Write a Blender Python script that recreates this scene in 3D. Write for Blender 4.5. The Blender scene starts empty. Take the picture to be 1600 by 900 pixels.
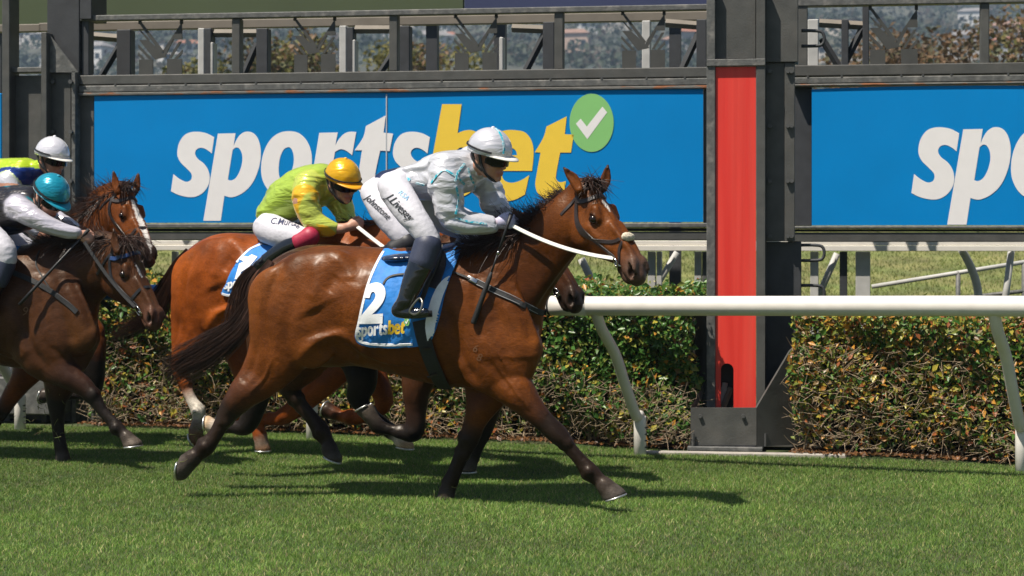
import bpy, bmesh, math, random
import numpy as np
from mathutils import Vector, Matrix
from mathutils.bvhtree import BVHTree
from mathutils.geometry import tessellate_polygon

# ------------------------------------------------------------------ camera, sky, sun
scene = bpy.context.scene
col = scene.collection
CAMH, FOC, CX, HY = 1.5, 3025.0, 800.0, 372.5      # eye height, focal length and horizon row for a 1600 px wide frame
cam = bpy.data.cameras.new("camera")
cam_ob = bpy.data.objects.new("camera", cam)
col.objects.link(cam_ob)
cam_ob.location = (0, 0, CAMH)
cam_ob.rotation_euler = (math.radians(90), 0, 0)
cam.sensor_width = 36.0
cam.lens = FOC / 1600 * 36.0
cam.shift_y = -(450 - HY) / 1600
cam.clip_end = 5000
cam.dof.use_dof = True
cam.dof.focus_distance = 11.0
cam.dof.aperture_fstop = 4.5
scene.camera = cam_ob

SUN = Vector((0.45, 0.33, -1.0)).normalized()     # direction the light travels
sun_el = math.asin(-SUN.z)
world = bpy.data.worlds.new("World")
scene.world = world
world.use_nodes = True
wn = world.node_tree
sky = wn.nodes.new("ShaderNodeTexSky")
sky.sky_type = 'NISHITA'
sky.sun_disc = False
sky.sun_elevation = sun_el
sky.sun_rotation = math.atan2(-SUN.x, -SUN.y)
bg = wn.nodes["Background"]
bg.inputs[1].default_value = 0.05
wn.links.new(sky.outputs[0], bg.inputs[0])
sl = bpy.data.lights.new("sun", 'SUN')
sl.energy = 4.9
sl.angle = math.radians(0.55)
sl.color = (1.0, 0.93, 0.82)
sun_ob = bpy.data.objects.new("sun", sl)
col.objects.link(sun_ob)
sun_ob.rotation_euler = SUN.to_track_quat('-Z', 'Y').to_euler()
scene.view_settings.view_transform = 'Standard'
scene.view_settings.look = 'None'
scene.view_settings.exposure = 0.62
scene.view_settings.gamma = 1.0

rng = np.random.default_rng(7)
random.seed(7)

# ------------------------------------------------------------------ helpers: pixels of the 1600x900 frame <-> places
CAM = np.array([0.0, 0.0, CAMH])
def ray(px, py):
    return np.array([(px - CX) / FOC, 1.0, -(py - HY) / FOC])
def P(px, py, d):
    return CAM + ray(px, py) * d
def gd(py):                       # distance of level ground seen at a row
    return CAMH * FOC / (py - HY)

class Frame:
    """upright local frame: u along, w away from the camera, v up"""
    def __init__(s, X, Y, yaw):
        s.o = np.array([X, Y, 0.0]); t = math.radians(yaw); s.yaw = t
        s.f = np.array([math.cos(t), -math.sin(t), 0.0])
        s.l = np.array([math.sin(t), math.cos(t), 0.0])
        s.R = np.stack([s.f, s.l, np.array([0, 0, 1.0])], 1)
    def pt(s, px, py, w=0.0):     # local point seen at a pixel, at lateral offset w
        r = ray(px, py)
        t = (w - np.dot(CAM - s.o, s.l)) / np.dot(r, s.l)
        p = CAM + r * t - s.o
        return np.array([np.dot(p, s.f), w, p[2]])
    def sc(s, px, w=0.0):         # px per metre there
        r = ray(px, HY)
        t = (w - np.dot(CAM - s.o, s.l)) / np.dot(r, s.l)
        return FOC / t
    def W(s, a):
        return np.asarray(a, float) @ s.R.T + s.o

# ------------------------------------------------------------------ helpers: materials
MATS = {}
def principled(name):
    m = bpy.data.materials.new(name); m.use_nodes = True
    return m, m.node_tree, m.node_tree.nodes["Principled BSDF"]
def mat(name, c, rough=0.6, metal=0.0, spec=0.5, var=0.0, vscale=8.0, vcol=None, bump=0.0, bscale=60.0, coat=0.0, sheen=0.0, attr=None,
        rvar=0.0, stretch=None, trans=0.0, detail=4.0, coat_r=0.1, thresh=None, subs=0.0):
    """procedural principled material: base colour broken up with noise, optional bump"""
    if name in MATS: return MATS[name]
    m, nt, b = principled(name)
    N, L = nt.nodes.new, nt.links.new
    b.inputs["Roughness"].default_value = rough
    b.inputs["Metallic"].default_value = metal
    b.inputs["Specular IOR Level"].default_value = spec
    b.inputs["Coat Weight"].default_value = coat
    b.inputs["Coat Roughness"].default_value = coat_r
    b.inputs["Sheen Weight"].default_value = sheen
    if trans: b.inputs["Transmission Weight"].default_value = trans
    if subs:
        b.inputs["Subsurface Weight"].default_value = subs; b.inputs["Subsurface Radius"].default_value = (.01, .005, .003)
    tc = N("ShaderNodeTexCoord"); vec = tc.outputs["Object"]
    if stretch:
        mp = N("ShaderNodeMapping"); mp.inputs["Scale"].default_value = stretch; L(vec, mp.inputs[0]); vec = mp.outputs[0]
    base = None
    if attr:
        a = N("ShaderNodeAttribute"); a.attribute_name = attr; base = a.outputs["Color"]
    if var or vcol:
        no = N("ShaderNodeTexNoise"); no.inputs["Scale"].default_value = vscale; no.inputs["Detail"].default_value = detail; L(vec, no.inputs["Vector"])
        if vcol:
            mx = N("ShaderNodeMix"); mx.data_type = 'RGBA'
            if base is None: mx.inputs[6].default_value = (*c, 1)
            else: L(base, mx.inputs[6])
            mx.inputs[7].default_value = (*vcol, 1)
            rp = N("ShaderNodeMapRange"); lo, hi = thresh or (.35, .65)
            rp.inputs[1].default_value = lo; rp.inputs[2].default_value = hi; L(no.outputs[0], rp.inputs[0]); L(rp.outputs[0], mx.inputs[0])
            base = mx.outputs[2]
        if var:
            n2 = N("ShaderNodeTexNoise"); n2.inputs["Scale"].default_value = vscale * 1.7; n2.inputs["Detail"].default_value = detail; L(vec, n2.inputs["Vector"])
            r2 = N("ShaderNodeMapRange"); r2.inputs[1].default_value = .3; r2.inputs[2].default_value = .7; r2.inputs[3].default_value = 1 - var; r2.inputs[4].default_value = 1 + var
            L(n2.outputs[0], r2.inputs[0])
            mu = N("ShaderNodeVectorMath"); mu.operation = 'SCALE'
            if base is None: mu.inputs[0].default_value = c
            else: L(base, mu.inputs[0])
            L(r2.outputs[0], mu.inputs["Scale"]); base = mu.outputs[0]
    if base is None: b.inputs["Base Color"].default_value = (*c, 1)
    else: L(base, b.inputs["Base Color"])
    if rvar:
        n3 = N("ShaderNodeTexNoise"); n3.inputs["Scale"].default_value = vscale * 3; L(vec, n3.inputs["Vector"])
        r3 = N("ShaderNodeMapRange"); r3.inputs[3].default_value = max(0, rough - rvar); r3.inputs[4].default_value = min(1, rough + rvar); L(n3.outputs[0], r3.inputs[0]); L(r3.outputs[0], b.inputs["Roughness"])
    if bump:
        nb = N("ShaderNodeTexNoise"); nb.inputs["Scale"].default_value = bscale; nb.inputs["Detail"].default_value = 5; L(vec, nb.inputs["Vector"])
        bp = N("ShaderNodeBump"); bp.inputs["Strength"].default_value = bump; bp.inputs["Distance"].default_value = 0.01; L(nb.outputs[0], bp.inputs["Height"]); L(bp.outputs[0], b.inputs["Normal"])
    MATS[name] = m
    return m

# ------------------------------------------------------------------ helpers: objects
def tag(o, label=None, cat=None, group=None, kind=None):
    if label: o["label"] = label
    if cat: o["category"] = cat
    if group: o["group"] = group
    if kind: o["kind"] = kind
    return o
def thing(name, loc, label, cat, group=None):
    o = bpy.data.objects.new(name, None); o.location = [float(v) for v in loc]; o.empty_display_size = .2
    col.objects.link(o)
    return tag(o, label, cat, group)
def base_of(o):                   # world position of the frame an object's meshes are written in
    b = np.zeros(3)
    while o is not None:
        b += np.array(o.location); o = o.parent
    return b
def mesh(name, V, F, m, parent=None, smooth=False, colors=None, at=None, uv=None):
    """one mesh object from world coordinates; F a list of tuples or an (n,k) array"""
    V = np.asarray(V, float).reshape(-1, 3)
    b = base_of(parent) if parent is not None else (np.array(at, float) if at is not None else np.zeros(3))
    V = V - b
    me = bpy.data.meshes.new(name)
    if isinstance(F, np.ndarray):
        n, k = F.shape
        me.vertices.add(len(V)); me.vertices.foreach_set("co", V.astype(np.float32).ravel())
        me.loops.add(n * k); me.loops.foreach_set("vertex_index", F.astype(np.int32).ravel())
        me.polygons.add(n); me.polygons.foreach_set("loop_start", np.arange(0, n * k, k, dtype=np.int32))
        me.update(calc_edges=True)
    else:
        me.from_pydata(V.tolist(), [], F); me.update()
    if smooth: me.polygons.foreach_set("use_smooth", np.ones(len(me.polygons), bool))
    if colors is not None:
        ca = me.attributes.new("tint", 'FLOAT_COLOR', 'POINT')
        c4 = np.ones((len(V), 4), np.float32); c4[:, :3] = colors; ca.data.foreach_set("color", c4.ravel())
    if m is not None: me.materials.append(m)
    o = bpy.data.objects.new(name, me)
    if parent is not None: o.parent = parent
    elif at is not None: o.location = [float(v) for v in at]
    col.objects.link(o)
    return o
class MB:
    """collects simple solids into one mesh, world coordinates"""
    def __init__(s): s.v = []; s.f = []
    def add(s, V, F):
        n = len(s.v); s.v += [tuple(map(float, p)) for p in V]; s.f += [tuple(i + n for i in f) for f in F]; return s
    def box(s, fr, u0, u1, w0, w1, v0, v1, bev=0.0):
        """box in a Frame's local axes, optionally with small chamfers"""
        if bev <= 0:
            V = [(u, w, v) for u in (u0, u1) for w in (w0, w1) for v in (v0, v1)]
            F = [(0, 1, 3, 2), (4, 6, 7, 5), (0, 4, 5, 1), (2, 3, 7, 6), (0, 2, 6, 4), (1, 5, 7, 3)]
            return s.add(fr.W(V), F)
        bm = bmesh.new(); bmesh.ops.create_cube(bm, size=1)
        for q in bm.verts: q.co = ((u0 + u1) / 2 + q.co.x * (u1 - u0), (w0 + w1) / 2 + q.co.y * (w1 - w0), (v0 + v1) / 2 + q.co.z * (v1 - v0))
        bmesh.ops.bevel(bm, geom=bm.edges[:], offset=bev, segments=1, affect='EDGES')
        bmesh.ops.recalc_face_normals(bm, faces=bm.faces[:])
        V = [q.co[:] for q in bm.verts]; bm.verts.index_update(); F = [tuple(q.index for q in f.verts) for f in bm.faces]; bm.free()
        return s.add(fr.W(V), F)
    def prism(s, fr, poly, w0, w1):
        """polygon in (u,v) extruded from w0 to w1"""
        n = len(poly)
        V = [(u, w0, v) for u, v in poly] + [(u, w1, v) for u, v in poly]
        F = [tuple(range(n)), tuple(range(2 * n - 1, n - 1, -1))] + [(i, i + n, (i + 1) % n + n, (i + 1) % n) for i in range(n)]
        return s.add(fr.W(V), F)
    def tube(s, pts, rad, n=8, cap=True):
        V, F = tube_mesh(pts, rad, n, cap); return s.add(V, F)
    def build(s, name, m, parent=None, smooth=False, at=None):
        o = mesh(name, s.v, s.f, m, parent, smooth, at=at)
        bm = bmesh.new(); bm.from_mesh(o.data); bmesh.ops.recalc_face_normals(bm, faces=bm.faces[:]); bm.to_mesh(o.data); bm.free()
        return o
def smooth_by_angle(o, ang=35):
    me = o.data
    me.polygons.foreach_set("use_smooth", np.ones(len(me.polygons), bool))
    bm = bmesh.new(); bm.from_mesh(me)
    for e in bm.edges:
        if len(e.link_faces) == 2 and e.calc_face_angle(0) > math.radians(ang): e.smooth = False
    bm.to_mesh(me); bm.free()
    return o
def crom(pts, n=6, closed=False):
    """Catmull-Rom through rows of any width"""
    p = np.asarray(pts, float)
    if len(p) < 3 and not closed:
        t = np.linspace(0, 1, n + 1)[:, None]; return p[0] * (1 - t) + p[-1] * t
    q = np.vstack([p[-1:], p, p[:2]]) if closed else np.vstack([2 * p[0] - p[1], p, 2 * p[-1] - p[-2]])
    out = []
    for i in range(1, len(q) - 2):
        a, b, c, d = q[i - 1], q[i], q[i + 1], q[i + 2]
        for t in np.arange(n) / n:
            out.append(.5 * (2 * b + (c - a) * t + (2 * a - 5 * b + 4 * c - d) * t * t + (3 * b - a - 3 * c + d) * t ** 3))
    if not closed: out.append(p[-1])
    return np.array(out)
def tube_mesh(pts, rad, n=8, cap=True):
    pts = np.asarray(pts, float); m = len(pts)
    rad = np.broadcast_to(np.asarray(rad, float), (m,))
    T = np.gradient(pts, axis=0); T /= np.linalg.norm(T, axis=1)[:, None] + 1e-9
    up = np.array([0, 0, 1.0]) if abs(T[0][2]) < .9 else np.array([1.0, 0, 0])
    A = np.cross(T[0], up); A /= np.linalg.norm(A)
    V = []
    for i in range(m):
        A = A - T[i] * np.dot(A, T[i]); A /= np.linalg.norm(A) + 1e-9
        B = np.cross(T[i], A)
        for k in range(n):
            a = 2 * math.pi * k / n
            V.append(pts[i] + rad[i] * (A * math.cos(a) + B * math.sin(a)))
    F = [(i * n + k, i * n + (k + 1) % n, (i + 1) * n + (k + 1) % n, (i + 1) * n + k) for i in range(m - 1) for k in range(n)]
    if cap: F += [tuple(range(n - 1, -1, -1)), tuple((m - 1) * n + k for k in range(n))]
    return V, F

# ------------------------------------------------------------------ helpers: smooth bodies from blended solids
def _ell(dp, dl, a, b):
    q = np.sqrt((dp / a) ** 2 + (dl / b) ** 2); g = np.sqrt((dp / a ** 2) ** 2 + (dl / b ** 2) ** 2) + 1e-6
    return np.where(q < .05, -np.minimum(a, b), q * (q - 1) / g)
class Tube:
    """chain of rows (x,y,z,a,b): a = radius in the x-z plane, b = lateral radius; colour per row"""
    def __init__(s, rows, k=.03, cols=None, n=4, op='+', M=None):
        r = np.asarray(rows, float)
        s.k, s.op, s.M = k, op, M
        c = np.asarray(cols if cols is not None else [(0, 0, 0)] * len(r), float)
        if len(r) > 2:
            s.r = crom(r, n)
            t = np.linspace(0, len(r) - 1, len(s.r)); s.c = np.stack([np.interp(t, np.arange(len(r)), c[:, i]) for i in range(3)], 1)
        else:
            s.r, s.c = r, c
        s.r[:, 3:] = np.maximum(s.r[:, 3:], .003)
        m = s.r[:, 3:].max(1)[:, None]
        lo, hi = (s.r[:, :3] - m).min(0), (s.r[:, :3] + m).max(0)
        if M is not None:
            R, o = M
            cs = np.array([[x, y, z] for x in (lo[0], hi[0]) for y in (lo[1], hi[1]) for z in (lo[2], hi[2])]) @ R.T + o
            lo, hi = cs.min(0), cs.max(0)
        s.lo, s.hi = lo, hi
    def ev(s, p, want=False):
        if s.M is not None: p = (p - s.M[1]) @ s.M[0]
        best = None; bc = None
        for i in range(len(s.r) - 1):
            A, B = s.r[i], s.r[i + 1]; d = B[:3] - A[:3]; dd = np.dot(d, d) + 1e-12
            h = np.clip(((p - A[:3]) @ d) / dd, 0, 1)
            cx = p - (A[:3] + h[..., None] * d)
            f = _ell(np.sqrt(cx[..., 0] ** 2 + cx[..., 2] ** 2), cx[..., 1], A[3] + h * (B[3] - A[3]), A[4] + h * (B[4] - A[4]))
            if best is None:
                best = f
                if want: bc = s.c[i] + h[..., None] * (s.c[i + 1] - s.c[i])
            else:
                if want: m = f < best; bc = np.where(m[..., None], s.c[i] + h[..., None] * (s.c[i + 1] - s.c[i]), bc)
                best = np.minimum(best, f)
        return (best, bc) if want else best
class Ell:
    def __init__(s, c, r, k=.03, colr=None, op='+', M=None, cut=None):
        s.p, s.r, s.k, s.op, s.M, s.cut = np.asarray(c, float), np.asarray(r, float), k, op, M, cut
        s.col = np.asarray(colr if colr is not None else (0, 0, 0), float); s.has = colr is not None
        lo, hi = s.p - s.r, s.p + s.r
        if M is not None:
            R, o = M
            cs = np.array([[x, y, z] for x in (lo[0], hi[0]) for y in (lo[1], hi[1]) for z in (lo[2], hi[2])]) @ R.T + o
            lo, hi = cs.min(0), cs.max(0)
        s.lo, s.hi = lo, hi
    def ev(s, p, want=False):
        if s.M is not None: p = (p - s.M[1]) @ s.M[0]
        d = p - s.p; q = np.sqrt(((d / s.r) ** 2).sum(-1)); g = np.sqrt(((d / s.r ** 2) ** 2).sum(-1)) + 1e-6
        f = np.where(q < .05, -s.r.min(), q * (q - 1) / g)
        if s.cut is not None:
            n, o = s.cut; f = np.maximum(f, (p - np.asarray(o)) @ np.asarray(n))
        return (f, np.broadcast_to(s.col, p.shape)) if want else f
class Hoof(Tube):
    """truncated cone from the coronet to the ground end, flat under the sole"""
    def __init__(s, a, b, r0, r1, nrm, colr, k=.006):
        a, b = np.asarray(a, float), np.asarray(b, float)
        super().__init__([(*a, r0, r0 * .95), (*b, r1, r1 * .95)], k, [colr, colr])
        s.nrm = np.asarray(nrm, float) / np.linalg.norm(nrm); s.b = b
    def ev(s, p, want=False):
        r = super().ev(p, want); c = (p - s.b) @ s.nrm
        return (np.maximum(r[0], c), r[1]) if want else np.maximum(r, c)

def wobble(p, amp, freq, seed, dirs=5, stretch=(1, 1, 1)):
    """cheap folds: warped sines"""
    g = np.random.default_rng(seed); q = p * np.asarray(stretch); out = np.zeros(p.shape[:-1])
    w = np.zeros_like(out)
    for i in range(dirs):
        d = g.normal(size=3); d /= np.linalg.norm(d)
        ph = g.uniform(0, 6.28); s = np.sin((q @ d) * freq * g.uniform(.6, 1.5) + ph + w * 1.3)
        w = w * .5 + s; out += s
    return amp * out / dirs
def solidify(prims, h, pad=.04, warp=None, clip=None):
    """blend the solids and skin the result (surface nets): vertices, quads, colours"""
    lo = np.min([q.lo for q in prims if q.op == '+'], 0) - pad; hi = np.max([q.hi for q in prims if q.op == '+'], 0) + pad
    def blend(pts, hh_):
        """field at a list of points"""
        out = np.full(len(pts), .5, np.float32)
        for q in prims:
            m = max(q.k, 2 * hh_) + hh_
            ix = np.nonzero(((pts > q.lo - m) & (pts < q.hi + m)).all(1))[0]
            if len(ix) == 0: continue
            f = q.ev(pts[ix]).astype(np.float32); e = out[ix]
            if q.op == '-':
                t = np.maximum(q.k - np.abs(e + f), 0) / q.k; out[ix] = np.maximum(e, -f) + t * t * q.k / 4
            else:
                t = np.maximum(q.k - np.abs(e - f), 0) / q.k; out[ix] = np.minimum(e, f) - t * t * q.k / 4
        return out
    r = 4; H = h * r; nb = np.ceil((hi - lo) / H).astype(int) + 1
    g = np.stack(np.meshgrid(*[lo[i] + H * (np.arange(nb[i]) + .5) - h / 2 for i in range(3)], indexing='ij'), -1).reshape(-1, 3)
    Fc = blend(g, H).reshape(nb)
    n = nb * r
    act = np.abs(Fc) < H * 1.6
    for q in prims:                       # thin solids can hide between coarse samples
        if isinstance(q, Tube) and q.r[:, 3:].min() < H:
            c = q.r[:, :3] if q.M is None else q.r[:, :3] @ q.M[0].T + q.M[1]
            for p_ in c:
                i0 = np.clip(np.floor((p_ - lo) / H).astype(int) - 1, 0, nb); i1 = np.clip(i0 + 3, 0, nb); act[i0[0]:i1[0], i0[1]:i1[1], i0[2]:i1[2]] = True
    up = lambda A: np.repeat(np.repeat(np.repeat(A, r, 0), r, 1), r, 2)
    F = np.where(up(Fc) < 0, np.float32(-.5), np.float32(.5))
    ii = np.argwhere(up(act)); pts = lo + ii * h
    val = blend(pts, h)
    if warp is not None: val += warp(pts).astype(np.float32)
    if clip is not None: val = np.maximum(val, clip(pts).astype(np.float32))
    F[tuple(ii.T)] = val
    if clip is not None:
        ia = np.argwhere((F < -.4) & ~up(act))
        if len(ia): F[tuple(ia.T)] = np.maximum(F[tuple(ia.T)], clip(lo + ia * h).astype(np.float32))
    n = np.array(F.shape)
    ins = F < 0
    nc = n - 1; ncell = int(nc[0] * nc[1] * nc[2])
    S = np.zeros((3, ncell)); C = np.zeros(ncell); quads = []
    st = np.array([nc[1] * nc[2], nc[2], 1])
    for d in range(3):
        o1, o2 = (d + 1) % 3, (d + 2) % 3
        sl0 = [slice(None)] * 3; sl1 = [slice(None)] * 3; sl0[d] = slice(0, -1); sl1[d] = slice(1, None)
        A, B = F[tuple(sl0)], F[tuple(sl1)]
        idx = np.argwhere((A < 0) != (B < 0))
        ok = (idx[:, o1] > 0) & (idx[:, o2] > 0) & (idx[:, o1] < nc[o1]) & (idx[:, o2] < nc[o2]); idx = idx[ok]
        fa, fb = A[tuple(idx.T)], B[tuple(idx.T)]
        pos = idx.astype(float); pos[:, d] += fa / (fa - fb)
        base = idx @ st
        cells = [base, base - st[o1], base - st[o1] - st[o2], base - st[o2]]
        for c in cells:
            for i in range(3): S[i] += np.bincount(c, pos[:, i], ncell)
            C += np.bincount(c, None, ncell)
        q = np.stack(cells, 1); flip = fa > 0; q[flip] = q[flip][:, ::-1]; quads.append(q)
    Q = np.vstack(quads); used = np.unique(Q); lut = np.zeros(ncell, int); lut[used] = np.arange(len(used))
    V = (S[:, used] / C[used]).T * h + lo; Q = lut[Q]
    # colours
    num = np.zeros((len(V), 3)); den = np.full(len(V), 1e-9)
    for q in prims:
        if q.op != '+' or (isinstance(q, Ell) and not q.has): continue
        mk = ((V > q.lo - .03) & (V < q.hi + .03)).all(1)
        if not mk.any(): continue
        f, c = q.ev(V[mk], True); w = np.exp(-np.clip(f, -.02, .2) / .008)
        num[mk] += w[:, None] * c; den[mk] += w
    return V, Q, num / den[:, None]

def vnormals(V, Q):
    n = np.cross(V[Q[:, 2]] - V[Q[:, 0]], V[Q[:, 3]] - V[Q[:, 1]]); out = np.zeros_like(V)
    for i in range(4):
        for c in range(3): out[:, c] += np.bincount(Q[:, i], n[:, c], len(V))
    return out / (np.linalg.norm(out, axis=1)[:, None] + 1e-12)
# ------------------------------------------------------------------ helpers: laying things on a surface
def bvh_of(V, Q):
    return BVHTree.FromPolygons([Vector(v) for v in V], [tuple(int(i) for i in q) for q in Q])
def cast(b, px, py):
    r = ray(px, py); h = b.ray_cast(Vector(CAM), Vector(r).normalized())
    return (np.array(h[0]), np.array(h[1])) if h[0] is not None else (None, None)
def cast_path(b, pix, n=6):
    """surface points under a pixel path"""
    path = crom(pix, n); pts = []; nr = []
    for x, y in path:
        p, q = cast(b, x, y)
        if p is None: continue
        if q @ (CAM - p) < 0: q = -q
        pts.append(p); nr.append(q)
    return np.array(pts), np.array(nr)
def ribbon(pts, nrm, width, thick=.004, off=.002):
    """strap with a box section following pts, flat on nrm"""
    pts, nrm = np.asarray(pts), np.asarray(nrm); m = len(pts); width = np.broadcast_to(np.asarray(width, float), (m,))
    for _ in range(2):
        if m > 4: nrm = nrm.copy(); nrm[1:-1] = (nrm[:-2] + nrm[1:-1] * 2 + nrm[2:]) / 4; pts = pts.copy(); pts[1:-1] = (pts[:-2] + pts[1:-1] * 2 + pts[2:]) / 4
    T = np.gradient(pts, axis=0); T /= np.linalg.norm(T, axis=1)[:, None] + 1e-9
    Nn = nrm - T * (nrm * T).sum(1)[:, None]; Nn /= np.linalg.norm(Nn, axis=1)[:, None] + 1e-9
    B = np.cross(T, Nn); V = []; F = []
    for i in range(m):
        c = pts[i] + Nn[i] * off; w = B[i] * width[i] / 2; t = Nn[i] * thick
        V += [c - w, c + w, c + w * .8 + t, c - w * .8 + t]
    for i in range(m - 1):
        for k in range(4): F.append((i * 4 + k, i * 4 + (k + 1) % 4, i * 4 + 4 + (k + 1) % 4, i * 4 + 4 + k))
    F += [(3, 2, 1, 0), tuple((m - 1) * 4 + k for k in range(4))]
    return V, F
def outline(pts, n=5):
    """(x,y) smooth or (x,y,1) corner points -> dense closed loop"""
    m = len(pts); out = []
    for i in range(m):
        b, c = pts[i], pts[(i + 1) % m]
        a = pts[i - 1] if len(b) < 3 else b; d = pts[(i + 2) % m] if len(c) < 3 else c
        a, b, c, d = [np.array(q[:2], float) for q in (a, b, c, d)]
        if np.allclose(a, b): a = 2 * b - c if np.allclose(c, d) else b + (b - c) * .5
        if np.allclose(c, d): d = c + (c - b) * .5
        if len(pts[i]) == 3 and len(pts[(i + 1) % m]) == 3: out.append(b); continue
        for t in np.arange(n) / n:
            out.append(.5 * (2 * b + (c - a) * t + (2 * a - 5 * b + 4 * c - d) * t * t + (3 * b - a - 3 * c + d) * t ** 3))
    return np.array(out)
def fill2d(loops):
    """triangulate outlines (first = outside, rest = holes) -> 2D points, triangles"""
    ls = [[Vector((float(x), float(y), 0)) for x, y in l] for l in loops]
    tri = tessellate_polygon(ls); P2 = np.array([(v.x, v.y) for l in ls for v in l]); return P2, [tuple(t) for t in tri]
def refine2d(P2, tri, maxlen):
    bm = bmesh.new(); vs = [bm.verts.new((x, y, 0)) for x, y in P2]
    for t in tri:
        try: bm.faces.new([vs[i] for i in t])
        except ValueError: pass
    for _ in range(6):
        es = [e for e in bm.edges if e.calc_length() > maxlen]
        if not es: break
        bmesh.ops.subdivide_edges(bm, edges=es, cuts=1); bmesh.ops.triangulate(bm, faces=bm.faces[:])
    bm.verts.index_update(); V = np.array([v.co[:2] for v in bm.verts]); F = [tuple(v.index for v in f.verts) for f in bm.faces]; bm.free()
    return V, F
def decal(b, P2, tri, maxlen=5, off=.003):
    """lay a flat print (pixel outline) on a surface; points that miss are dropped"""
    P2, tri = refine2d(P2, tri, maxlen); V = []; ok = {}
    for i, (x, y) in enumerate(P2):
        p, q = cast(b, x, y)
        if p is None: continue
        d = CAM - p; d /= np.linalg.norm(d)
        if q @ d < 0: q = -q
        ok[i] = len(V); V.append(p + q * off * .5 + d * off)
    F = [tuple(ok[i] for i in t) for t in tri if all(i in ok for i in t)]
    F = [f for f in F if max(np.linalg.norm(V[f[i]] - V[f[i - 1]]) for i in range(3)) < .12]
    return V, F
def text2d(body, shear=0.0, embolden=0.0):
    """default typeface as flat triangles, baseline at 0, cap height about 0.7"""
    cu = bpy.data.curves.new("lettering", 'FONT'); cu.body = body; cu.shear = shear; cu.offset = embolden; cu.resolution_u = 2; cu.size = 1
    o = bpy.data.objects.new("lettering", cu); col.objects.link(o)
    dg = bpy.context.evaluated_depsgraph_get(); me = o.evaluated_get(dg).to_mesh()
    P2 = np.array([v.co[:2] for v in me.vertices]).reshape(-1, 2); tri = []
    for f in me.polygons:
        v = list(f.vertices); tri += [(v[0], v[i], v[i + 1]) for i in range(1, len(v) - 1)]
    bpy.data.objects.remove(o); bpy.data.curves.remove(cu)
    return P2, tri
def strands(curves, r0, r1=.0006, n=3):
    """tapered three-sided hairs; all curves of one length class are swept together"""
    V, F, base = [], [], 0; by = {}
    for c in curves: by.setdefault(len(c), []).append(c)
    for m, cs in by.items():
        A = np.array(cs); T = np.gradient(A, axis=1); T /= np.linalg.norm(T, axis=2)[..., None] + 1e-9
        ref = np.tile(np.array([.31, .87, .38]), (len(cs), m, 1)); X = np.cross(T, ref); X /= np.linalg.norm(X, axis=2)[..., None] + 1e-9; Y = np.cross(T, X)
        r = np.linspace(r0, r1, m)[None, :, None]
        ring = np.stack([A + r * (X * math.cos(2 * math.pi * k / n) + Y * math.sin(2 * math.pi * k / n)) for k in range(n)], 2)
        V.append(ring.reshape(-1, 3)); k = np.arange(len(cs))[:, None, None] * m * n; i = np.arange(m - 1)[None, :, None] * n; j = np.arange(n)[None, None, :]; j2 = (j + 1) % n
        F.append(np.stack([k + i + j, k + i + j2, k + i + n + j2, k + i + n + j], -1).reshape(-1, 4) + base); base += len(cs) * m * n
    return np.vstack(V), np.vstack(F)

# ---- shared tack and print materials
M_EYE = mat("horse_eye", (.012, .006, .004), rough=.14, spec=.5)
M_LEATHER = mat("dark_leather", (.022, .014, .012), rough=.38, var=.3, vscale=40, bump=.15, bscale=300)
M_BLACK = mat("black_webbing", (.014, .014, .015), rough=.65, var=.3, vscale=60, bump=.25, bscale=500)
M_STEEL = mat("bright_steel", (.62, .61, .58), rough=.22, metal=1.0, var=.1, vscale=40)
M_ALLOY = mat("shoe_alloy", (.62, .62, .6), rough=.35, metal=.9, var=.2, vscale=50)
M_REIN = mat("white_rein", (.80, .77, .70), rough=.55, var=.1, vscale=60, bump=.2, bscale=400)
M_FLEECE = mat("sheepskin", (.62, .55, .42), rough=.9, var=.3, vscale=80, bump=.8, bscale=200)
M_CLOTH = mat("blue_cloth", (.003, .185, .58), rough=.62, var=.12, vscale=14, bump=.5, bscale=26, sheen=.2)
M_CLOTHW = mat("white_cloth", (.84, .84, .86), rough=.65, var=.06, vscale=20, bump=.3, bscale=60)
M_PRINTW = mat("white_print", (.88, .88, .89), rough=.55, var=.03, vscale=20)
M_PRINTY = mat("yellow_print", (.80, .52, .03), rough=.55, var=.04, vscale=20)
M_PRINTG = mat("green_print", (.20, .48, .13), rough=.55, var=.04, vscale=20)
M_PRINTK = mat("black_print", (.02, .02, .024), rough=.6, var=.05, vscale=20)

# ------------------------------------------------------------------ the sponsor's lettering, drawn as outlines (frame pixels of the big board)
def _z(pts, x0, y0, k=3.9125): return [(x0 + p[0] / k, y0 + p[1] / k, *p[2:]) for p in pts]
_A = lambda pts: _z(pts, 230, 130); _B = lambda pts: _z(pts, 600, 130)
L_S = [_A([(410, 330, 1), (395, 430, 1), (370, 410), (340, 396), (312, 398), (294, 418), (296, 442), (314, 466), (345, 490), (370, 525), (382, 570), (375, 620), (345, 665), (300, 692), (250, 696), (190, 682), (145, 660, 1), (160, 555, 1), (195, 583), (235, 602), (262, 595), (273, 575), (268, 550), (240, 520), (205, 485), (187, 450), (184, 415), (195, 365), (225, 320), (265, 300), (315, 297), (365, 307)])]
L_P = [_A([(432, 308, 1), (540, 306, 1), (528, 385, 1), (548, 342), (572, 312), (605, 296), (645, 303), (675, 335), (692, 390), (694, 450), (682, 520), (655, 590), (620, 640), (575, 676), (530, 695), (500, 696), (472, 688, 1), (450, 841, 1), (343, 841, 1)]),
       _A([(522, 408, 1), (540, 394), (560, 397), (577, 425), (582, 465), (575, 510), (560, 550), (540, 580), (515, 594), (493, 590, 1)])]
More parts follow.
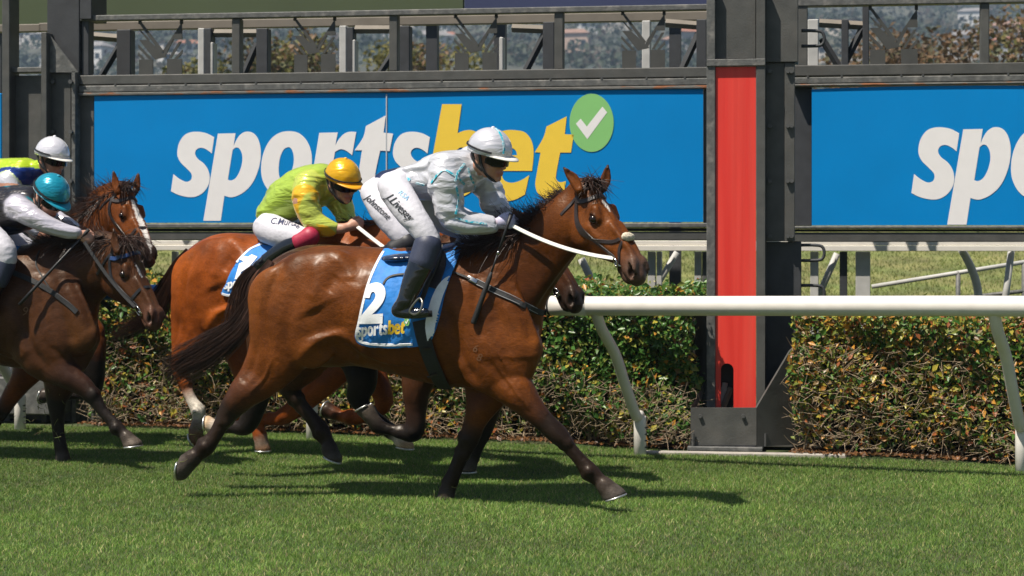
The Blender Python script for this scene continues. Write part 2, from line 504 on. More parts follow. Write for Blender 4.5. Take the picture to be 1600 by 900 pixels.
L_O = [_A([(862, 293), (920, 302), (965, 337), (995, 392), (1007, 460), (1000, 540), (975, 610), (935, 660), (885, 690), (840, 697), (780, 685), (735, 648), (705, 590), (696, 530), (702, 460), (725, 390), (762, 335), (810, 303)]),
       _A([(862, 391), (880, 400), (893, 430), (896, 475), (888, 520), (870, 560), (845, 585), (825, 592), (810, 575), (804, 540), (806, 490), (815, 445), (835, 405)])]
L_R = [_A([(1052, 303, 1), (1165, 301, 1), (1150, 380, 1), (1170, 345), (1200, 312), (1235, 297), (1278, 298, 1), (1253, 440, 1), (1215, 412), (1180, 404), (1148, 420, 1), (1103, 690, 1), (988, 690, 1)])]
L_T = [_A([(1337, 262, 1), (1458, 197, 1), (1445, 302, 1), (1503, 308, 1), (1482, 415, 1), (1424, 412, 1), (1395, 550), (1400, 580), (1420, 591), (1455, 582, 1), (1440, 675, 1), (1390, 695), (1340, 690), (1300, 665), (1284, 620), (1290, 560), (1313, 410, 1), (1268, 410, 1), (1320, 330)])]
_sh = lambda loops, dx, dy=0.0: [[(p[0] + dx, p[1] + dy, *p[2:]) for p in l] for l in loops]
L_S2 = _sh(L_S, 337)
L_B = [_B([(355, 128, 1), (475, 128, 1), (450, 306, 1), (490, 290), (540, 288), (590, 318), (618, 375), (622, 450), (608, 530), (575, 610), (530, 665), (470, 695), (400, 695), (340, 672, 1), (325, 688, 1), (252, 688, 1)]),
       _B([(437, 415, 1), (465, 394), (490, 398), (505, 430), (506, 475), (496, 525), (475, 570), (445, 592), (412, 588, 1)])]
L_E = [_B([(810, 288), (865, 303), (903, 355), (915, 430), (905, 536, 1), (716, 536, 1), (727, 582), (752, 603), (790, 608), (840, 592), (888, 562, 1), (862, 680, 1), (800, 712), (745, 720), (680, 710), (625, 660), (602, 580), (605, 480), (635, 380), (685, 312), (745, 288)]),
       _B([(727, 440, 1), (745, 410), (768, 397), (792, 400), (808, 417), (813, 440, 1)])]
L_T2 = [_B([(1117, 203, 1), (1105, 312, 1), (1160, 314, 1), (1143, 424, 1), (1077, 424, 1), (1052, 560), (1056, 592), (1078, 605), (1112, 598, 1), (1098, 690, 1), (1040, 706), (980, 702), (940, 672), (925, 622), (932, 560), (957, 424, 1), (922, 422, 1), (975, 330), (993, 265, 1)])]
L_DISC = [_B([(1269 + 135 * math.cos(t), 242 + 178 * math.sin(t)) for t in np.linspace(0, 2 * math.pi, 28, endpoint=False)])]
L_TICK = [_B([(1173, 248, 1), (1202, 217, 1), (1240, 265, 1), (1335, 143, 1), (1364, 178, 1), (1243, 342, 1)])]
LOGO = [(L_S, 'w'), (L_P, 'w'), (L_O, 'w'), (L_R, 'w'), (L_T, 'w'), (L_S2, 'w'), (L_B, 'y'), (L_E, 'y'), (L_T2, 'y'), (L_DISC, 'g'), (L_TICK, 't')]
PRINT = dict(w=M_PRINTW, y=M_PRINTY, g=M_PRINTG, t=M_PRINTW)
def glyph(loops, n=5): return fill2d([outline(l, n) for l in loops])
def logo_on(b, x0, y0, ang, k, parent, off=.0045, part=None, ky=None):
    """the whole wordmark on a cloth: first letter at (x0,y0), scaled by k"""
    a = math.radians(ang)
    for i, (loops, c) in enumerate(LOGO):
        if part is not None and i not in part: continue
        P2, tri = glyph(loops, 3); q = (P2 - np.array([267, 305])) * np.array([k, ky or k])
        X = x0 + q[:, 0] * math.cos(a) - q[:, 1] * math.sin(a); Y = y0 + q[:, 0] * math.sin(a) + q[:, 1] * math.cos(a)
        V, F = decal(b, np.stack([X, Y], 1), tri, 6, off + (.002 if c == 't' else 0))
        if F: mesh('tick_emblem' if c in 'gt' else 'letter', V, F, PRINT[c], parent)
# ------------------------------------------------------------------ ground
M_GROUND = mat("turf_soil", (.032, .062, .012), rough=.95, vcol=(.055, .06, .02), vscale=3.0, var=.3, bump=.5, bscale=40)
tag(mesh('ground', [(-2500, -50, 0), (2500, -50, 0), (2500, 3500, 0), (-2500, 3500, 0)], [(0, 1, 2, 3)], M_GROUND), kind='structure')
def blades(n, dfun, hmin, hmax, width, tints, seed, zfun=None, lean=.5):
    """grass blades scattered in the wedge of ground the camera can see"""
    g = np.random.default_rng(seed); X, Y = dfun(g, n); n = len(X)
    cl = .5 + .5 * np.sin(X * 2.3 + np.sin(Y * 1.7) * 2) * np.sin(Y * 2.9 + np.sin(X * 1.3) * 2); fine = .5 + .5 * np.sin(X * 9.1 + Y * 4.3) * np.sin(Y * 8.3 - X * 3.7)
    h = (hmin + (hmax - hmin) * (.45 * g.random(n) + .3 * cl + .25 * fine)); z = zfun(X, Y) if zfun else np.zeros(n)
    a = g.uniform(0, 2 * math.pi, n); ln = g.normal(0, lean, (n, 2)) * h[:, None]; w = width * g.uniform(.6, 1.3, n)
    dx, dy = np.cos(a) * w, np.sin(a) * w; B = np.stack([X, Y, z - .005], 1); V = np.zeros((n, 5, 3))
    V[:, 0] = B - np.stack([dx, dy, 0 * dx], 1); V[:, 1] = B + np.stack([dx, dy, 0 * dx], 1)
    mid = B + np.stack([ln[:, 0] * .35, ln[:, 1] * .35, h * .6], 1); V[:, 2] = mid + np.stack([dx, dy, 0 * dx], 1) * .75; V[:, 3] = mid - np.stack([dx, dy, 0 * dx], 1) * .75
    V[:, 4] = B + np.stack([ln[:, 0], ln[:, 1], h], 1)
    k = np.arange(n)[:, None] * 5; F = np.concatenate([k + np.array([[0, 1, 2]]), k + np.array([[0, 2, 3]]), k + np.array([[3, 2, 4]])])
    T = np.array(tints); ti = g.choice(len(T), n, p=np.array([.40, .30, .17, .08, .05])[:len(T)] / np.sum([.40, .30, .17, .08, .05][:len(T)])); big = np.sin(X * .9 + 1.7 * np.sin(Y * .7)) * np.sin(Y * 1.3 + X * .5); patch = (.84 + .30 * cl + .2 * (fine - .5) + .14 * big) * g.uniform(.8, 1.2, n)
    return V.reshape(-1, 3), F, np.repeat(T[ti] * patch[:, None], 5, 0)
def leafy(name, rough=.5, trans=.35):
    """thin leaf: tint colour, some light passing through"""
    m, nt, b = principled(name); N, L = nt.nodes.new, nt.links.new
    a = N("ShaderNodeAttribute"); a.attribute_name = "tint"; L(a.outputs["Color"], b.inputs["Base Color"]); b.inputs["Roughness"].default_value = rough; b.inputs["Specular IOR Level"].default_value = .35
    t = N("ShaderNodeBsdfTranslucent"); L(a.outputs["Color"], t.inputs[0]); mx = N("ShaderNodeMixShader"); mx.inputs[0].default_value = trans
    L(b.outputs[0], mx.inputs[1]); L(t.outputs[0], mx.inputs[2]); L(mx.outputs[0], nt.nodes["Material Output"].inputs[0])
    return m
M_BLADE = leafy("grass_blade", .55, .4); M_LEAF = leafy("hedge_leaf", .35, .25); M_TREELEAF = leafy("tree_leaf", .6, .25)
def wedge(d0, d1, m=.5):
    def f(g, n):
        d = np.sqrt(g.uniform(d0 * d0, d1 * d1, n)); x = g.uniform(-1, 1, n) * (d * 800 / FOC + m); return x, d
    return f
def base_line(X): return np.interp(X, [-8, -3.85, -1.49, .884, 3.27, 6], [16.3, 15.15, 14.42, 13.37, 12.41, 11.3])
def turf(g, n):
    x, d = wedge(8.0, 16.5)(g, n); ok = d < base_line(x) + .34; return x[ok], d[ok]
V, F, c = blades(560000, turf, .013, .035, .0019, [(.145, .255, .044), (.205, .310, .066), (.10, .195, .034), (.36, .37, .12), (.46, .40, .20)], 3)
tag(mesh('grass', V, F, M_BLADE, None, False, c), "short green turf of the racetrack", kind='stuff')
# grassy bank behind the rails
def bank_z(X, Y): return np.clip((Y - 17.5) / 16, 0, 1) ** 1.2 * 2.0 + .05 * np.sin(X * .8) * np.clip((Y - 17.5) / 8, 0, 1)
gx, gy = np.meshgrid(np.linspace(-26, 26, 60), np.linspace(17.5, 60, 40)); gz = bank_z(gx, gy) + .004
idx = np.arange(60 * 40).reshape(40, 60); Fq = np.stack([idx[:-1, :-1], idx[:-1, 1:], idx[1:, 1:], idx[1:, :-1]], -1).reshape(-1, 4)
M_BANK = mat("bank_turf", (.13, .16, .04), rough=.95, vcol=(.18, .17, .06), vscale=1.2, var=.35, bump=.6, bscale=12)
tag(mesh('grass_bank', np.stack([gx, gy, gz], -1).reshape(-1, 3), Fq, M_BANK, None, True), kind='structure')
def bank_s(g, n):
    d = g.uniform(17.8, 33, n); x = g.uniform(-1, 1, n) * (d * .29 + .5); return x, d
V, F, c = blades(90000, bank_s, .03, .075, .006, [(.15, .19, .045), (.20, .22, .06), (.11, .155, .035), (.26, .25, .09), (.30, .27, .12)], 5, bank_z)
tag(mesh('bank_grass', V, F, M_BLADE, None, False, c), "pale dry grass on the bank behind the rails", kind='stuff')

# ------------------------------------------------------------------ far hillside with houses and woods
def hill_z(X, Y): return np.clip(Y - 230, 0, None) * .165 + 5 * np.sin(X * .013 + 1) + 4 * np.sin(X * .031 + Y * .02)
gx, gy = np.meshgrid(np.linspace(-1000, 1000, 90), np.linspace(230, 1500, 50)); gz = hill_z(gx, gy)
gz[0] = -2
idx = np.arange(90 * 50).reshape(50, 90); Fq = np.stack([idx[:-1, :-1], idx[:-1, 1:], idx[1:, 1:], idx[1:, :-1]], -1).reshape(-1, 4)
tag(mesh('hills', np.stack([gx, gy, gz], -1).reshape(-1, 3), Fq, mat("hill_scrub", (.050, .060, .052), rough=1, vcol=(.085, .08, .055), vscale=.02, var=.3), None, True), kind='structure')
def leaf_cards(C, size, seed, nrm=None, aspect=.6, bend=.25):
    """folded leaf quads round centres C; optional preferred facing"""
    g = np.random.default_rng(seed); n = len(C); s = np.broadcast_to(size, (n,)) * g.uniform(.6, 1.3, n)
    N_ = g.normal(size=(n, 3)); N_ /= np.linalg.norm(N_, axis=1)[:, None]
    if nrm is not None: N_ = N_ * .75 + nrm; N_ /= np.linalg.norm(N_, axis=1)[:, None]
    A = np.cross(N_, g.normal(size=(n, 3))); A /= np.linalg.norm(A, axis=1)[:, None] + 1e-9; B = np.cross(N_, A)
    s = s[:, None]; V = np.stack([C - A * s * .5, C + B * s * aspect * .5 + N_ * s * bend * .3, C + A * s * .5, C - B * s * aspect * .5 + N_ * s * bend * .3], 1)
    k = np.arange(n)[:, None] * 4; F = np.concatenate([k + np.array([[0, 1, 2]]), k + np.array([[0, 2, 3]])])
    return V.reshape(-1, 3), F, n
g = np.random.default_rng(41)
n = 9000; Y = np.sqrt(g.uniform(420 ** 2, 1000 ** 2, n)); X = g.uniform(-1, 1, n) * Y * .40; C0 = np.stack([X, Y, hill_z(X, Y)], 1); r = g.uniform(1.0, 3.4, n)
pts = np.repeat(C0, 14, 0) + g.normal(size=(n * 14, 3)) * np.repeat(r, 14)[:, None] * np.array([.55, .55, .5]) + np.repeat(np.stack([0 * r, 0 * r, r * .9], 1), 14, 0)
V, F, m_ = leaf_cards(pts, np.repeat(r, 14) * .6, 42, np.array([-.2, -.3, .6]), .8)
tc_ = np.array([(.038, .054, .034), (.048, .064, .036), (.034, .046, .034), (.062, .058, .040), (.075, .055, .045)])[g.choice(5, n, p=[.34, .26, .2, .13, .07])]
tag(mesh('woods', V, F, M_TREELEAF, None, False, np.repeat(np.repeat(tc_, 14, 0), 4, 0)), "wooded suburb slope far behind the gantry", kind='stuff')
wallm = [mat("house_wall_" + str(i), c, rough=.9, var=.08, vscale=.5) for i, c in enumerate([(.50, .46, .42), (.58, .57, .56), (.48, .35, .28), (.38, .35, .33)])]
roofm = [mat("house_roof_" + str(i), c, rough=.85, var=.2, vscale=.6) for i, c in enumerate([(.30, .13, .08), (.22, .21, .21), (.42, .36, .32), (.26, .16, .12)])]
gm = mat("house_window", (.03, .04, .05), rough=.2)
hl = [('white', 1), ('cream', 0), ('pinkish', 2), ('grey', 3)]
wins = [(210, 300), (140, 205), (20, 62), (620, 700), (640, 760), (880, 980), (1015, 1085), (1440, 1530), (1060, 1090), (1250, 1350), (60, 100), (1550, 1600)]
def house_kit(wd, dp, ht, rh):
    bx = [(x, y, z) for x in (-wd, wd) for y in (-dp, dp) for z in (-3, ht)]; bf = [(0, 1, 3, 2), (4, 6, 7, 5), (0, 4, 5, 1), (2, 3, 7, 6), (0, 2, 6, 4), (1, 5, 7, 3)]
    e = .5; rv = [(-wd - e, -dp - e, ht + .02), (wd + e, -dp - e, ht + .02), (wd + e, dp + e, ht + .02), (-wd - e, dp + e, ht + .02), (-wd * .6, 0, ht + rh), (wd * .6, 0, ht + rh)]
    rf = [(0, 1, 5, 4), (1, 2, 5), (2, 3, 4, 5), (3, 0, 4), (3, 2, 1, 0)]
    wv, wf = [], []
    for i, x in enumerate(np.linspace(-wd * .7, wd * .7, 3)):
        k = len(wv); wv += [(x - .7, -dp - .06, .9), (x + .7, -dp - .06, .9), (x + .7, -dp - .06, 2.3), (x - .7, -dp - .06, 2.3)]; wf.append((k, k + 1, k + 2, k + 3))
    return bx, bf, rv, rf, wv, wf
kits = {}
HCNT = {}; HL = []
for i in range(40):
    a, b = wins[i % len(wins)]; px = g.uniform(a, b); py = g.uniform(36, 112); Y = 480.0
    for _ in range(40):                                    # walk out until the slope is met
        if hill_z((px - CX) / FOC * Y, Y) >= CAMH - (py - HY) / FOC * Y: break
        Y += 12
    X = (px - CX) / FOC * Y; ci = int(g.choice(4, p=[.35, .3, .2, .15])); ki = int(g.integers(3)); Z = float(hill_z(X, Y)) + 1.0
    key = (ki, ci)
    if key not in kits: 
        bx, bf, rv, rf, wv, wf = house_kit(*[(3.2, 3, 2.6, 1.2), (4.6, 3, 4.2, 1.5), (3.8, 3.4, 2.4, .5)][ki]); ml = []
        for nm, v, f, mm in (('wall', bx, bf, wallm[hl[ci][1]]), ('roof', rv, rf, roofm[(ci + ki) % 4])):
            me = bpy.data.meshes.new(nm); me.from_pydata(v, [], f); me.materials.append(mm); ml.append((nm, me))
        for q in range(3):
            me = bpy.data.meshes.new('window'); me.from_pydata(wv[q * 4:q * 4 + 4], [], [(0, 1, 2, 3)]); me.materials.append(gm); ml.append(('window', me))
        kits[key] = ml
    t = thing('house', (X, Y, Z), "house", 'house', "houses on the far hillside"); HL.append((hl[ci][0], px, t)); t.rotation_euler[2] = g.uniform(-.5, .5)
    for nm, me in kits[key]:
        o = bpy.data.objects.new(nm, me); o.parent = t; col.objects.link(o)
ORD = "leftmost second third fourth fifth sixth seventh eighth ninth tenth eleventh twelfth thirteenth fourteenth fifteenth sixteenth seventeenth eighteenth nineteenth twentieth".split()
for cn in {h[0] for h in HL}:
    for k, (_, px, t) in enumerate(sorted([h for h in HL if h[0] == cn], key=lambda h: h[1])):
        t["label"] = "small %s walled house on the far hillside, %s of the %s ones%s" % (cn, ORD[k], cn, "" if k == 0 else " from left")
# ------------------------------------------------------------------ trees behind the gantry
M_BARK = mat("bark", (.10, .075, .055), rough=.95, var=.4, vscale=4, bump=.6, bscale=14)
def tree(px, top_py, d, rad, tints, seed, label, n=5200, leaf=.20, sparse=0.0, ecc=.8):
    g = np.random.default_rng(seed); top = P(px, top_py, d); gz = float(bank_z(top[0], min(d, 33.5))) if d < 60 else 0.0
    rad *= 1.35; base = np.array([top[0], d, gz]); root = thing('tree', base, label, 'tree'); h = top[2] - gz; mb = MB()
    cl = []
    tr = crom([base + np.array([0, 0, -.3]), base + np.array([g.normal() * .2, 0, h * .35]), base + np.array([g.normal() * .4, 0, h * .7])], 5); mb.tube(tr, np.linspace(.03 * h + .05, .012 * h, len(tr)), 7)
    for i in range(11):
        a = g.uniform(0, 6.28); r = rad * g.uniform(.3, .85); z = h * g.uniform(.5, .94); c = base + np.array([math.cos(a) * r, math.sin(a) * r, z - .12 * r]); cl.append((c, rad * g.uniform(.28, .5)))
        s = tr[int(g.integers(len(tr) // 2, len(tr)))]; mb.tube(crom([s, s * .5 + c * .5 + np.array([0, 0, .15 * r]), c], 3), np.linspace(.010 * h, .004 * h, 7), 5)
    mb.build('trunk', M_BARK, root, True)
    pts, tt = [], []
    for c, r in cl:
        m = n // len(cl); v = g.normal(size=(m, 3)); v /= np.linalg.norm(v, axis=1)[:, None]; v *= (g.random(m) ** .45)[:, None] * r * np.array([1, 1, ecc]); pts.append(c + v)
        tt.append(np.array(tints)[g.choice(len(tints), m)] * g.uniform(.7, 1.2))
    pts = np.vstack(pts); tt = np.vstack(tt); pts[:, 2] = np.minimum(pts[:, 2], top[2])
    V, F, m = leaf_cards(pts, leaf, seed + 1, np.array([-.25, -.2, .6]), .7); mesh('crown', V, F, M_TREELEAF, root, False, np.repeat(tt, 4, 0))
OL = [(.11, .115, .030), (.15, .14, .036), (.08, .09, .028), (.18, .15, .045)]; BR = [(.16, .095, .048), (.12, .08, .042), (.20, .115, .055), (.10, .09, .042)]
tree(300, 78, 62, 1.5, OL, 51, "olive green round tree behind the gantry, leftmost")
tree(345, 52, 64, 1.9, OL + BR, 52, "olive and brown tree between the two left gantry posts")
tree(438, 62, 66, 1.7, OL, 53, "low olive tree behind the second cut metal plate from left")
tree(575, 44, 60, 2.1, BR + OL, 54, "thin brownish tree beside the white post left of centre")
tree(690, 66, 66, 2.3, [(.19, .17, .04), (.23, .20, .05), (.14, .14, .036)], 55, "bushy yellow green tree left of the third cut plate")
tree(1385, 20, 58, 1.6, BR, 56, "brown leaved tree behind the rightmost cut plate", 2200)
tree(1460, 38, 60, 1.7, BR, 57, "brown leaved tree just right of the rightmost cut plate", 1600)
tree(1525, 10, 56, 1.9, BR, 58, "tall brown tree left of the far right gantry post", 1700)
tree(1585, 4, 55, 2.0, BR + OL, 59, "brown tree at the top right corner", 1700)
tree(1310, 82, 70, 1.3, OL, 60, "small olive tree right of the red winning post", 1200)
# ------------------------------------------------------------------ steel gantry with sponsor boards and the winning post
f_front, f_back = Frame(*P(1150, 700, 13.9)[:2], 8.8), Frame(*P(1150, 700, 15.1)[:2], 8.8)   # the post stands a little in front of the gantry
fs = f_back
def uv(px, py, w=0.0):
    p = fs.pt(px, py, w); return p[0], p[2]
def rect(mb, x0, x1, y0, y1, w0, w1, ref=None, bev=.004):
    """box whose front face fills a pixel rectangle of the board plane"""
    r = ref if ref is not None else (x0 + x1) / 2
    return mb.box(fs, uv(x0, y0, w0)[0], uv(x1, y0, w0)[0], w0, w1, uv(r, y1, w0)[1], uv(r, y0, w0)[1], bev)
M_GREY = mat("grey_paint_steel", (.068, .068, .063), rough=.55, var=.18, vscale=5, vcol=(.085, .08, .072), thresh=(.45, .8), bump=.15, bscale=80, rvar=.1)
M_GREYL = mat("weathered_steel", (.095, .096, .092), rough=.6, var=.25, vscale=14, vcol=(.19, .18, .165), thresh=(.52, .75), bump=.25, bscale=60)
M_RUST = mat("rusty_edge", (.12, .115, .105), rough=.75, vcol=(.22, .08, .03), vscale=6, thresh=(.55, .62), var=.3, bump=.4, bscale=60, stretch=(1, 1, 4))
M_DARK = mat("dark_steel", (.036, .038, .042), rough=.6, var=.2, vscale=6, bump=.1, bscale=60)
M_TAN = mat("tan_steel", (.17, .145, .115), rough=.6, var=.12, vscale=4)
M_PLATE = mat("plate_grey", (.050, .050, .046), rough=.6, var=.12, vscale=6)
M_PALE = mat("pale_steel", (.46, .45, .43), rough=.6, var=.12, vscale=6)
M_BOARD = mat("board_blue", (.0005, .215, .56), rough=.55, spec=.12, var=.04, vscale=1.2, bump=.10, bscale=2.2)
M_RED = mat("post_red", (.70, .022, .014), rough=.5, vcol=(.74, .085, .055), vscale=4, stretch=(4, 1, .10), thresh=(.25, 1.0), var=.07, bump=.1, bscale=40)
M_BOLT = mat("bolt_steel", (.10, .10, .098), rough=.5, metal=.4, var=.2, vscale=40)
def loc0(px, w=0.0): return fs.W((uv(px, 700, w)[0], w, 0))
# boards
def board(name, label, x0, x1, ytop, ybot, ref, seam, logo, kx, x_off, y_off):
    root = thing(name, loc0((x0 + min(x1, 1600)) / 2, .05), label, 'sign'); zt, zb = uv(ref, ytop, -.03)[1], uv(ref, ybot, -.03)[1]
    edges = [x0] + ([seam] if seam else []) + [x1]
    for a, b in zip(edges[:-1], edges[1:]):                 # each sheet slightly bowed
        u0, u1 = uv(a, 250, -.03)[0] + .002, uv(b, 250, -.03)[0] - .002; nu = 14; V, F = [], []
        for i in range(nu + 1):
            t = i / nu; bow = .003 * math.sin(math.pi * t)
            for wv, zz in ((-.03 - bow, zb), (-.03 - bow, zt - .016 * (1 - math.sin(math.pi * t) ** .6)), (.0, zt - .02), (.0, zb)): V.append((u0 + (u1 - u0) * t, wv, zz))
        for i in range(nu):
            for k in range(4): F.append((i * 4 + k, i * 4 + (k + 1) % 4, i * 4 + 4 + (k + 1) % 4, i * 4 + 4 + k))
        F += [(3, 2, 1, 0), tuple(nu * 4 + k for k in range(4))]
        smooth_by_angle(mesh('sheet', fs.W(V), F, M_BOARD, root), 30)
    if seam:
        mb = MB(); u = uv(seam, 250, -.03)[0]; mb.box(fs, u - .005, u + .005, -.036, .0, zb, zt - .03); mb.build('seam_strip', mat("seam_grey", (.42, .44, .47), rough=.5), root)
    for i, (loops, c) in enumerate(LOGO):
        if logo is not None and i not in logo: continue
        P2, tri = glyph(loops, 6); P2 = np.stack([x_off + (P2[:, 0] - 277) * kx, y_off + (P2[:, 1] - 206) * kx], 1); P2[:, 1] = np.minimum(P2[:, 1], ybot - 1)
        w_ = -.0350 - (.003 if c == 't' else 0) - (.0015 if c in 'gy' else 0); V = [fs.W(fs.pt(x, y, w_)) for x, y in P2]
        mesh('tick_emblem' if c in 'gt' else 'letter', V, tri, dict(w=mat("board_white", (.82, .79, .78), rough=.5, var=.02), y=mat("board_yellow", (.86, .58, .05), rough=.5, var=.02), g=mat("board_green", (.23, .53, .17), rough=.5, var=.02), t=mat("board_white", (.7, .66, .645)))[c], root)
    return root
board('sign_board', "long blue sponsor board with white and yellow sportsbet lettering and green tick", 147, 1099, 141, 347.5, 620, 604, None, 1.0, 277, 206)
board('sign_board', "blue sponsor board at right edge showing only white letters spo", 1268, 1660, 135, 352, 1400, None, (0, 1, 2), 1.105, 1435, 199)
# frame round the boards
gan = thing('gantry', loc0(620), "grey steel gantry frame carrying the sponsor boards and cut metal plates", 'gantry')
def beam(nm, x0, x1, y0, y1, w0, w1, ref, m, parent=gan, bev=.006):
    mb = MB(); rect(mb, x0, x1, y0, y1, w0, w1, ref, bev); return mb.build(nm, m, parent)
beam('top_rail', 122, 1108, 8, 17, -.02, .08, 1000, M_GREYL); beam('top_rail', 1236, 1680, -9, 7, -.02, .10, 1400, M_GREYL)
beam('rear_beam', 60, 1108, 19, 33, .75, .83, 1000, M_TAN); beam('rear_beam', -60, 64, 38, 50, .75, .83, 20, M_TAN)
beam('chord', 118, 1110, 106, 121.5, -.03, .12, 1000, M_GREY); beam('chord', 122, 1110, 123, 134, -.045, .12, 1000, M_GREYL); beam('chord_lip', 122, 1110, 134.5, 139.5, -.050, .1, 1000, M_RUST)
beam('chord', 1232, 1680, 100, 117, -.03, .12, 1400, M_GREY); beam('chord', 1236, 1680, 119, 129, -.045, .12, 1400, M_GREYL); beam('chord_lip', 1238, 1680, 129.5, 133, -.050, .1, 1400, M_RUST)
beam('sill', 118, 1112, 349, 356, -.05, .1, 620, M_GREYL); beam('sill_gap', 122, 1110, 356.5, 361.5, .05, .1, 620, M_DARK); beam('sill_beam', 118, 1112, 362, 375.5, -.03, .12, 620, M_GREY)
beam('sill', 1236, 1680, 353, 357.5, -.05, .1, 1400, M_GREYL); beam('sill_gap', 1236, 1680, 358, 362, .05, .1, 1400, M_DARK); beam('sill_beam', 1230, 1680, 363, 378, -.03, .12, 1400, M_GREY)
beam('side_plate', 118, 148, 142, 348, .055, .09, 130, M_GREY); beam('side_plate', 1099, 1106, 140, 349, .0, .09, 1100, M_GREY); beam('side_plate', 1240, 1269, 134, 353, .07, .1, 1250, M_DARK)
for x in (180, 233, 290, 345, 400, 470, 520, 600, 690, 770, 860, 940, 1010, 1070, 1262, 1315, 1408, 1442, 1486, 1575):
    r = 1000 if x < 1200 else 1400; y = 122.2 if x < 1200 else 118
    p = fs.W((uv(x, y, -.04)[0], -.04, uv(r, y, -.04)[1])); mesh('bolt', *tube_mesh([p, p - fs.l * .008], .009, 6), M_BOLT, gan)
for x0, x1, y0, r in ((362, 375, 29, 365), (608, 621, 23, 612), (866, 880, 18, 870), (1532, 1546, 5, 1538)):
    beam('front_post', x0, x1, y0, {362: 115, 608: 111, 866: 108, 1532: 100}[x0], .0, .10, r, M_GREY)
beam('end_post', 127, 139, 30, 118, .0, .10, 130, M_DARK); beam('end_post', 1244, 1262, 6, 103, -.01, .10, 1250, M_GREY)
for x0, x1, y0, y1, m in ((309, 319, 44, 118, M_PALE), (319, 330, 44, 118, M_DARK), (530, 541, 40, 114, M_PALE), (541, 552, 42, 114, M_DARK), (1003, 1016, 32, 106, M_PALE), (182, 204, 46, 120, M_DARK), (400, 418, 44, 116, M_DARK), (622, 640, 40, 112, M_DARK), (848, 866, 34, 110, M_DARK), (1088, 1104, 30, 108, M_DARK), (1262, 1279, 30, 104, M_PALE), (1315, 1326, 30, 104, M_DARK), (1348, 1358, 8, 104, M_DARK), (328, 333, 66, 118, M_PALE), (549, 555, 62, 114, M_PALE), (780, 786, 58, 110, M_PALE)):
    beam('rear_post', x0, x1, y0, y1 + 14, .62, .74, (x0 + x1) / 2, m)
def bar(x0, y0, x1, y1, w, r, m, parent=gan, nm='brace'):
    a, b = fs.W(fs.pt(x0, y0, w)), fs.W(fs.pt(x1, y1, w)); mesh(nm, *tube_mesh([a, b], r, 4), m, parent)
for a in ((158, 120, 190, 66), (380, 118, 402, 68), (594, 114, 626, 66), (822, 110, 852, 52), (1066, 108, 1092, 52), (1284, 60, 1312, 106), (1316, 106, 1348, 44)): bar(*a, .68, .03, M_DARK)
for a in ((140, 56, 188, 60), (335, 52, 402, 52), (555, 46, 628, 46), (800, 44, 850, 46), (1040, 36, 1092, 40), (1280, 36, 1348, 40)): bar(*a, .68, .035, M_TAN)
# cut metal plates
PL = [[(240, 342), (320, 342), (320, 452), (240, 452)], [(402, 338), (488, 338), (488, 448), (402, 448)], [(240, 228), (290, 228), (400, 326), (330, 341)], [(235, 125), (252, 125), (380, 292), (362, 302)],
      [(235, 165), (250, 175), (302, 228), (285, 228)], [(235, 255), (313, 337), (295, 340), (235, 274)], [(235, 300), (272, 340), (254, 340), (235, 320)],
      [(372, 297), (485, 128), (488, 224), (438, 224)], [(422, 226), (438, 226), (388, 322), (374, 303)], [(468, 237), (484, 237), (424, 334), (410, 334)], [(488, 284), (488, 306), (458, 336), (441, 336)]]
for cx, top, k, lab in ((250, 33, .27, "cut metal fan plate nearest the left column"), (491, 28, .258, "second cut metal fan plate from the left on the gantry"), (743, 24, .265, "cut metal fan plate above the letter b of the board"), (1005, 19, .27, "cut metal fan plate just left of the red post"), (1396, 11, .30, "cut metal fan plate above the right board")):
    t = thing('fan_plate', loc0(cx, -.01), lab, 'metal plate', "cut metal plates along the gantry")
    for i, q in enumerate(PL):
        mb = MB(); mb.prism(fs, [uv(cx + (x - 362) * k, top + (y - 120) * k, .02) for x, y in q], .02 + .001 * i, .035 + .001 * i); mb.build('fin' if i > 1 else 'foot_plate', M_PLATE, t)
    for x in (242, 482): mb = MB(); a = fs.pt(cx + (x - 362) * k, top + (128 - 120) * k, .03); mb.box(fs, a[0] - .012, a[0] + .012, .04, .06, a[2] - .01, a[2] + .06); mb.build('hanger', M_DARK, t)
# winning post
fs = f_front
wp = thing('winning_post', fs.W((uv(1150, 640, -.2)[0], -.2, 0)), "red winning post in a grey steel channel bolted to its base", 'post')
W0 = -.20
def wbeam(nm, x0, x1, y0, y1, w0, w1, m, ref=None, bev=.004): return beam(nm, x0, x1, y0, y1, w0, w1, ref or (x0 + x1) / 2, m, wp, bev)
mb = MB(); u0, u1 = uv(1118, 300, W0)[0], uv(1181, 300, W0)[0]; zt, zb = uv(1150, 104, W0)[1], uv(1150, 638, W0)[1]
sa, sb_ = uv(1126, 600, W0)[0], uv(1146, 600, W0)[0]; sz = uv(1135, 578, W0)[1]; cu = (sa + sb_) / 2; sr = (sb_ - sa) / 2
poly = [(u0, zb), (sa, zb), (sa, sz)] + [(cu - sr * math.cos(t), sz + sr * math.sin(t)) for t in np.linspace(.3, math.pi - .3, 7)] + [(sb_, sz), (sb_, zb), (u1, zb), (u1, zt), (u0, zt)]
tri2, tt = fill2d([poly]); V = [(x, W0 + .022, z) for x, z in tri2] + [(x, W0 + .037, z) for x, z in tri2]; nP = len(tri2)
FF = [tuple(t) for t in tt] + [tuple(i + nP for i in t[::-1]) for t in tt] + [(i, (i + 1) % nP, (i + 1) % nP + nP, i + nP) for i in range(nP)]
mb.add(fs.W(V), FF); mb.build('red_face', M_RED, wp)
wbeam('slot_back', 1120, 1152, 560, 640, .02, .04, M_DARK)
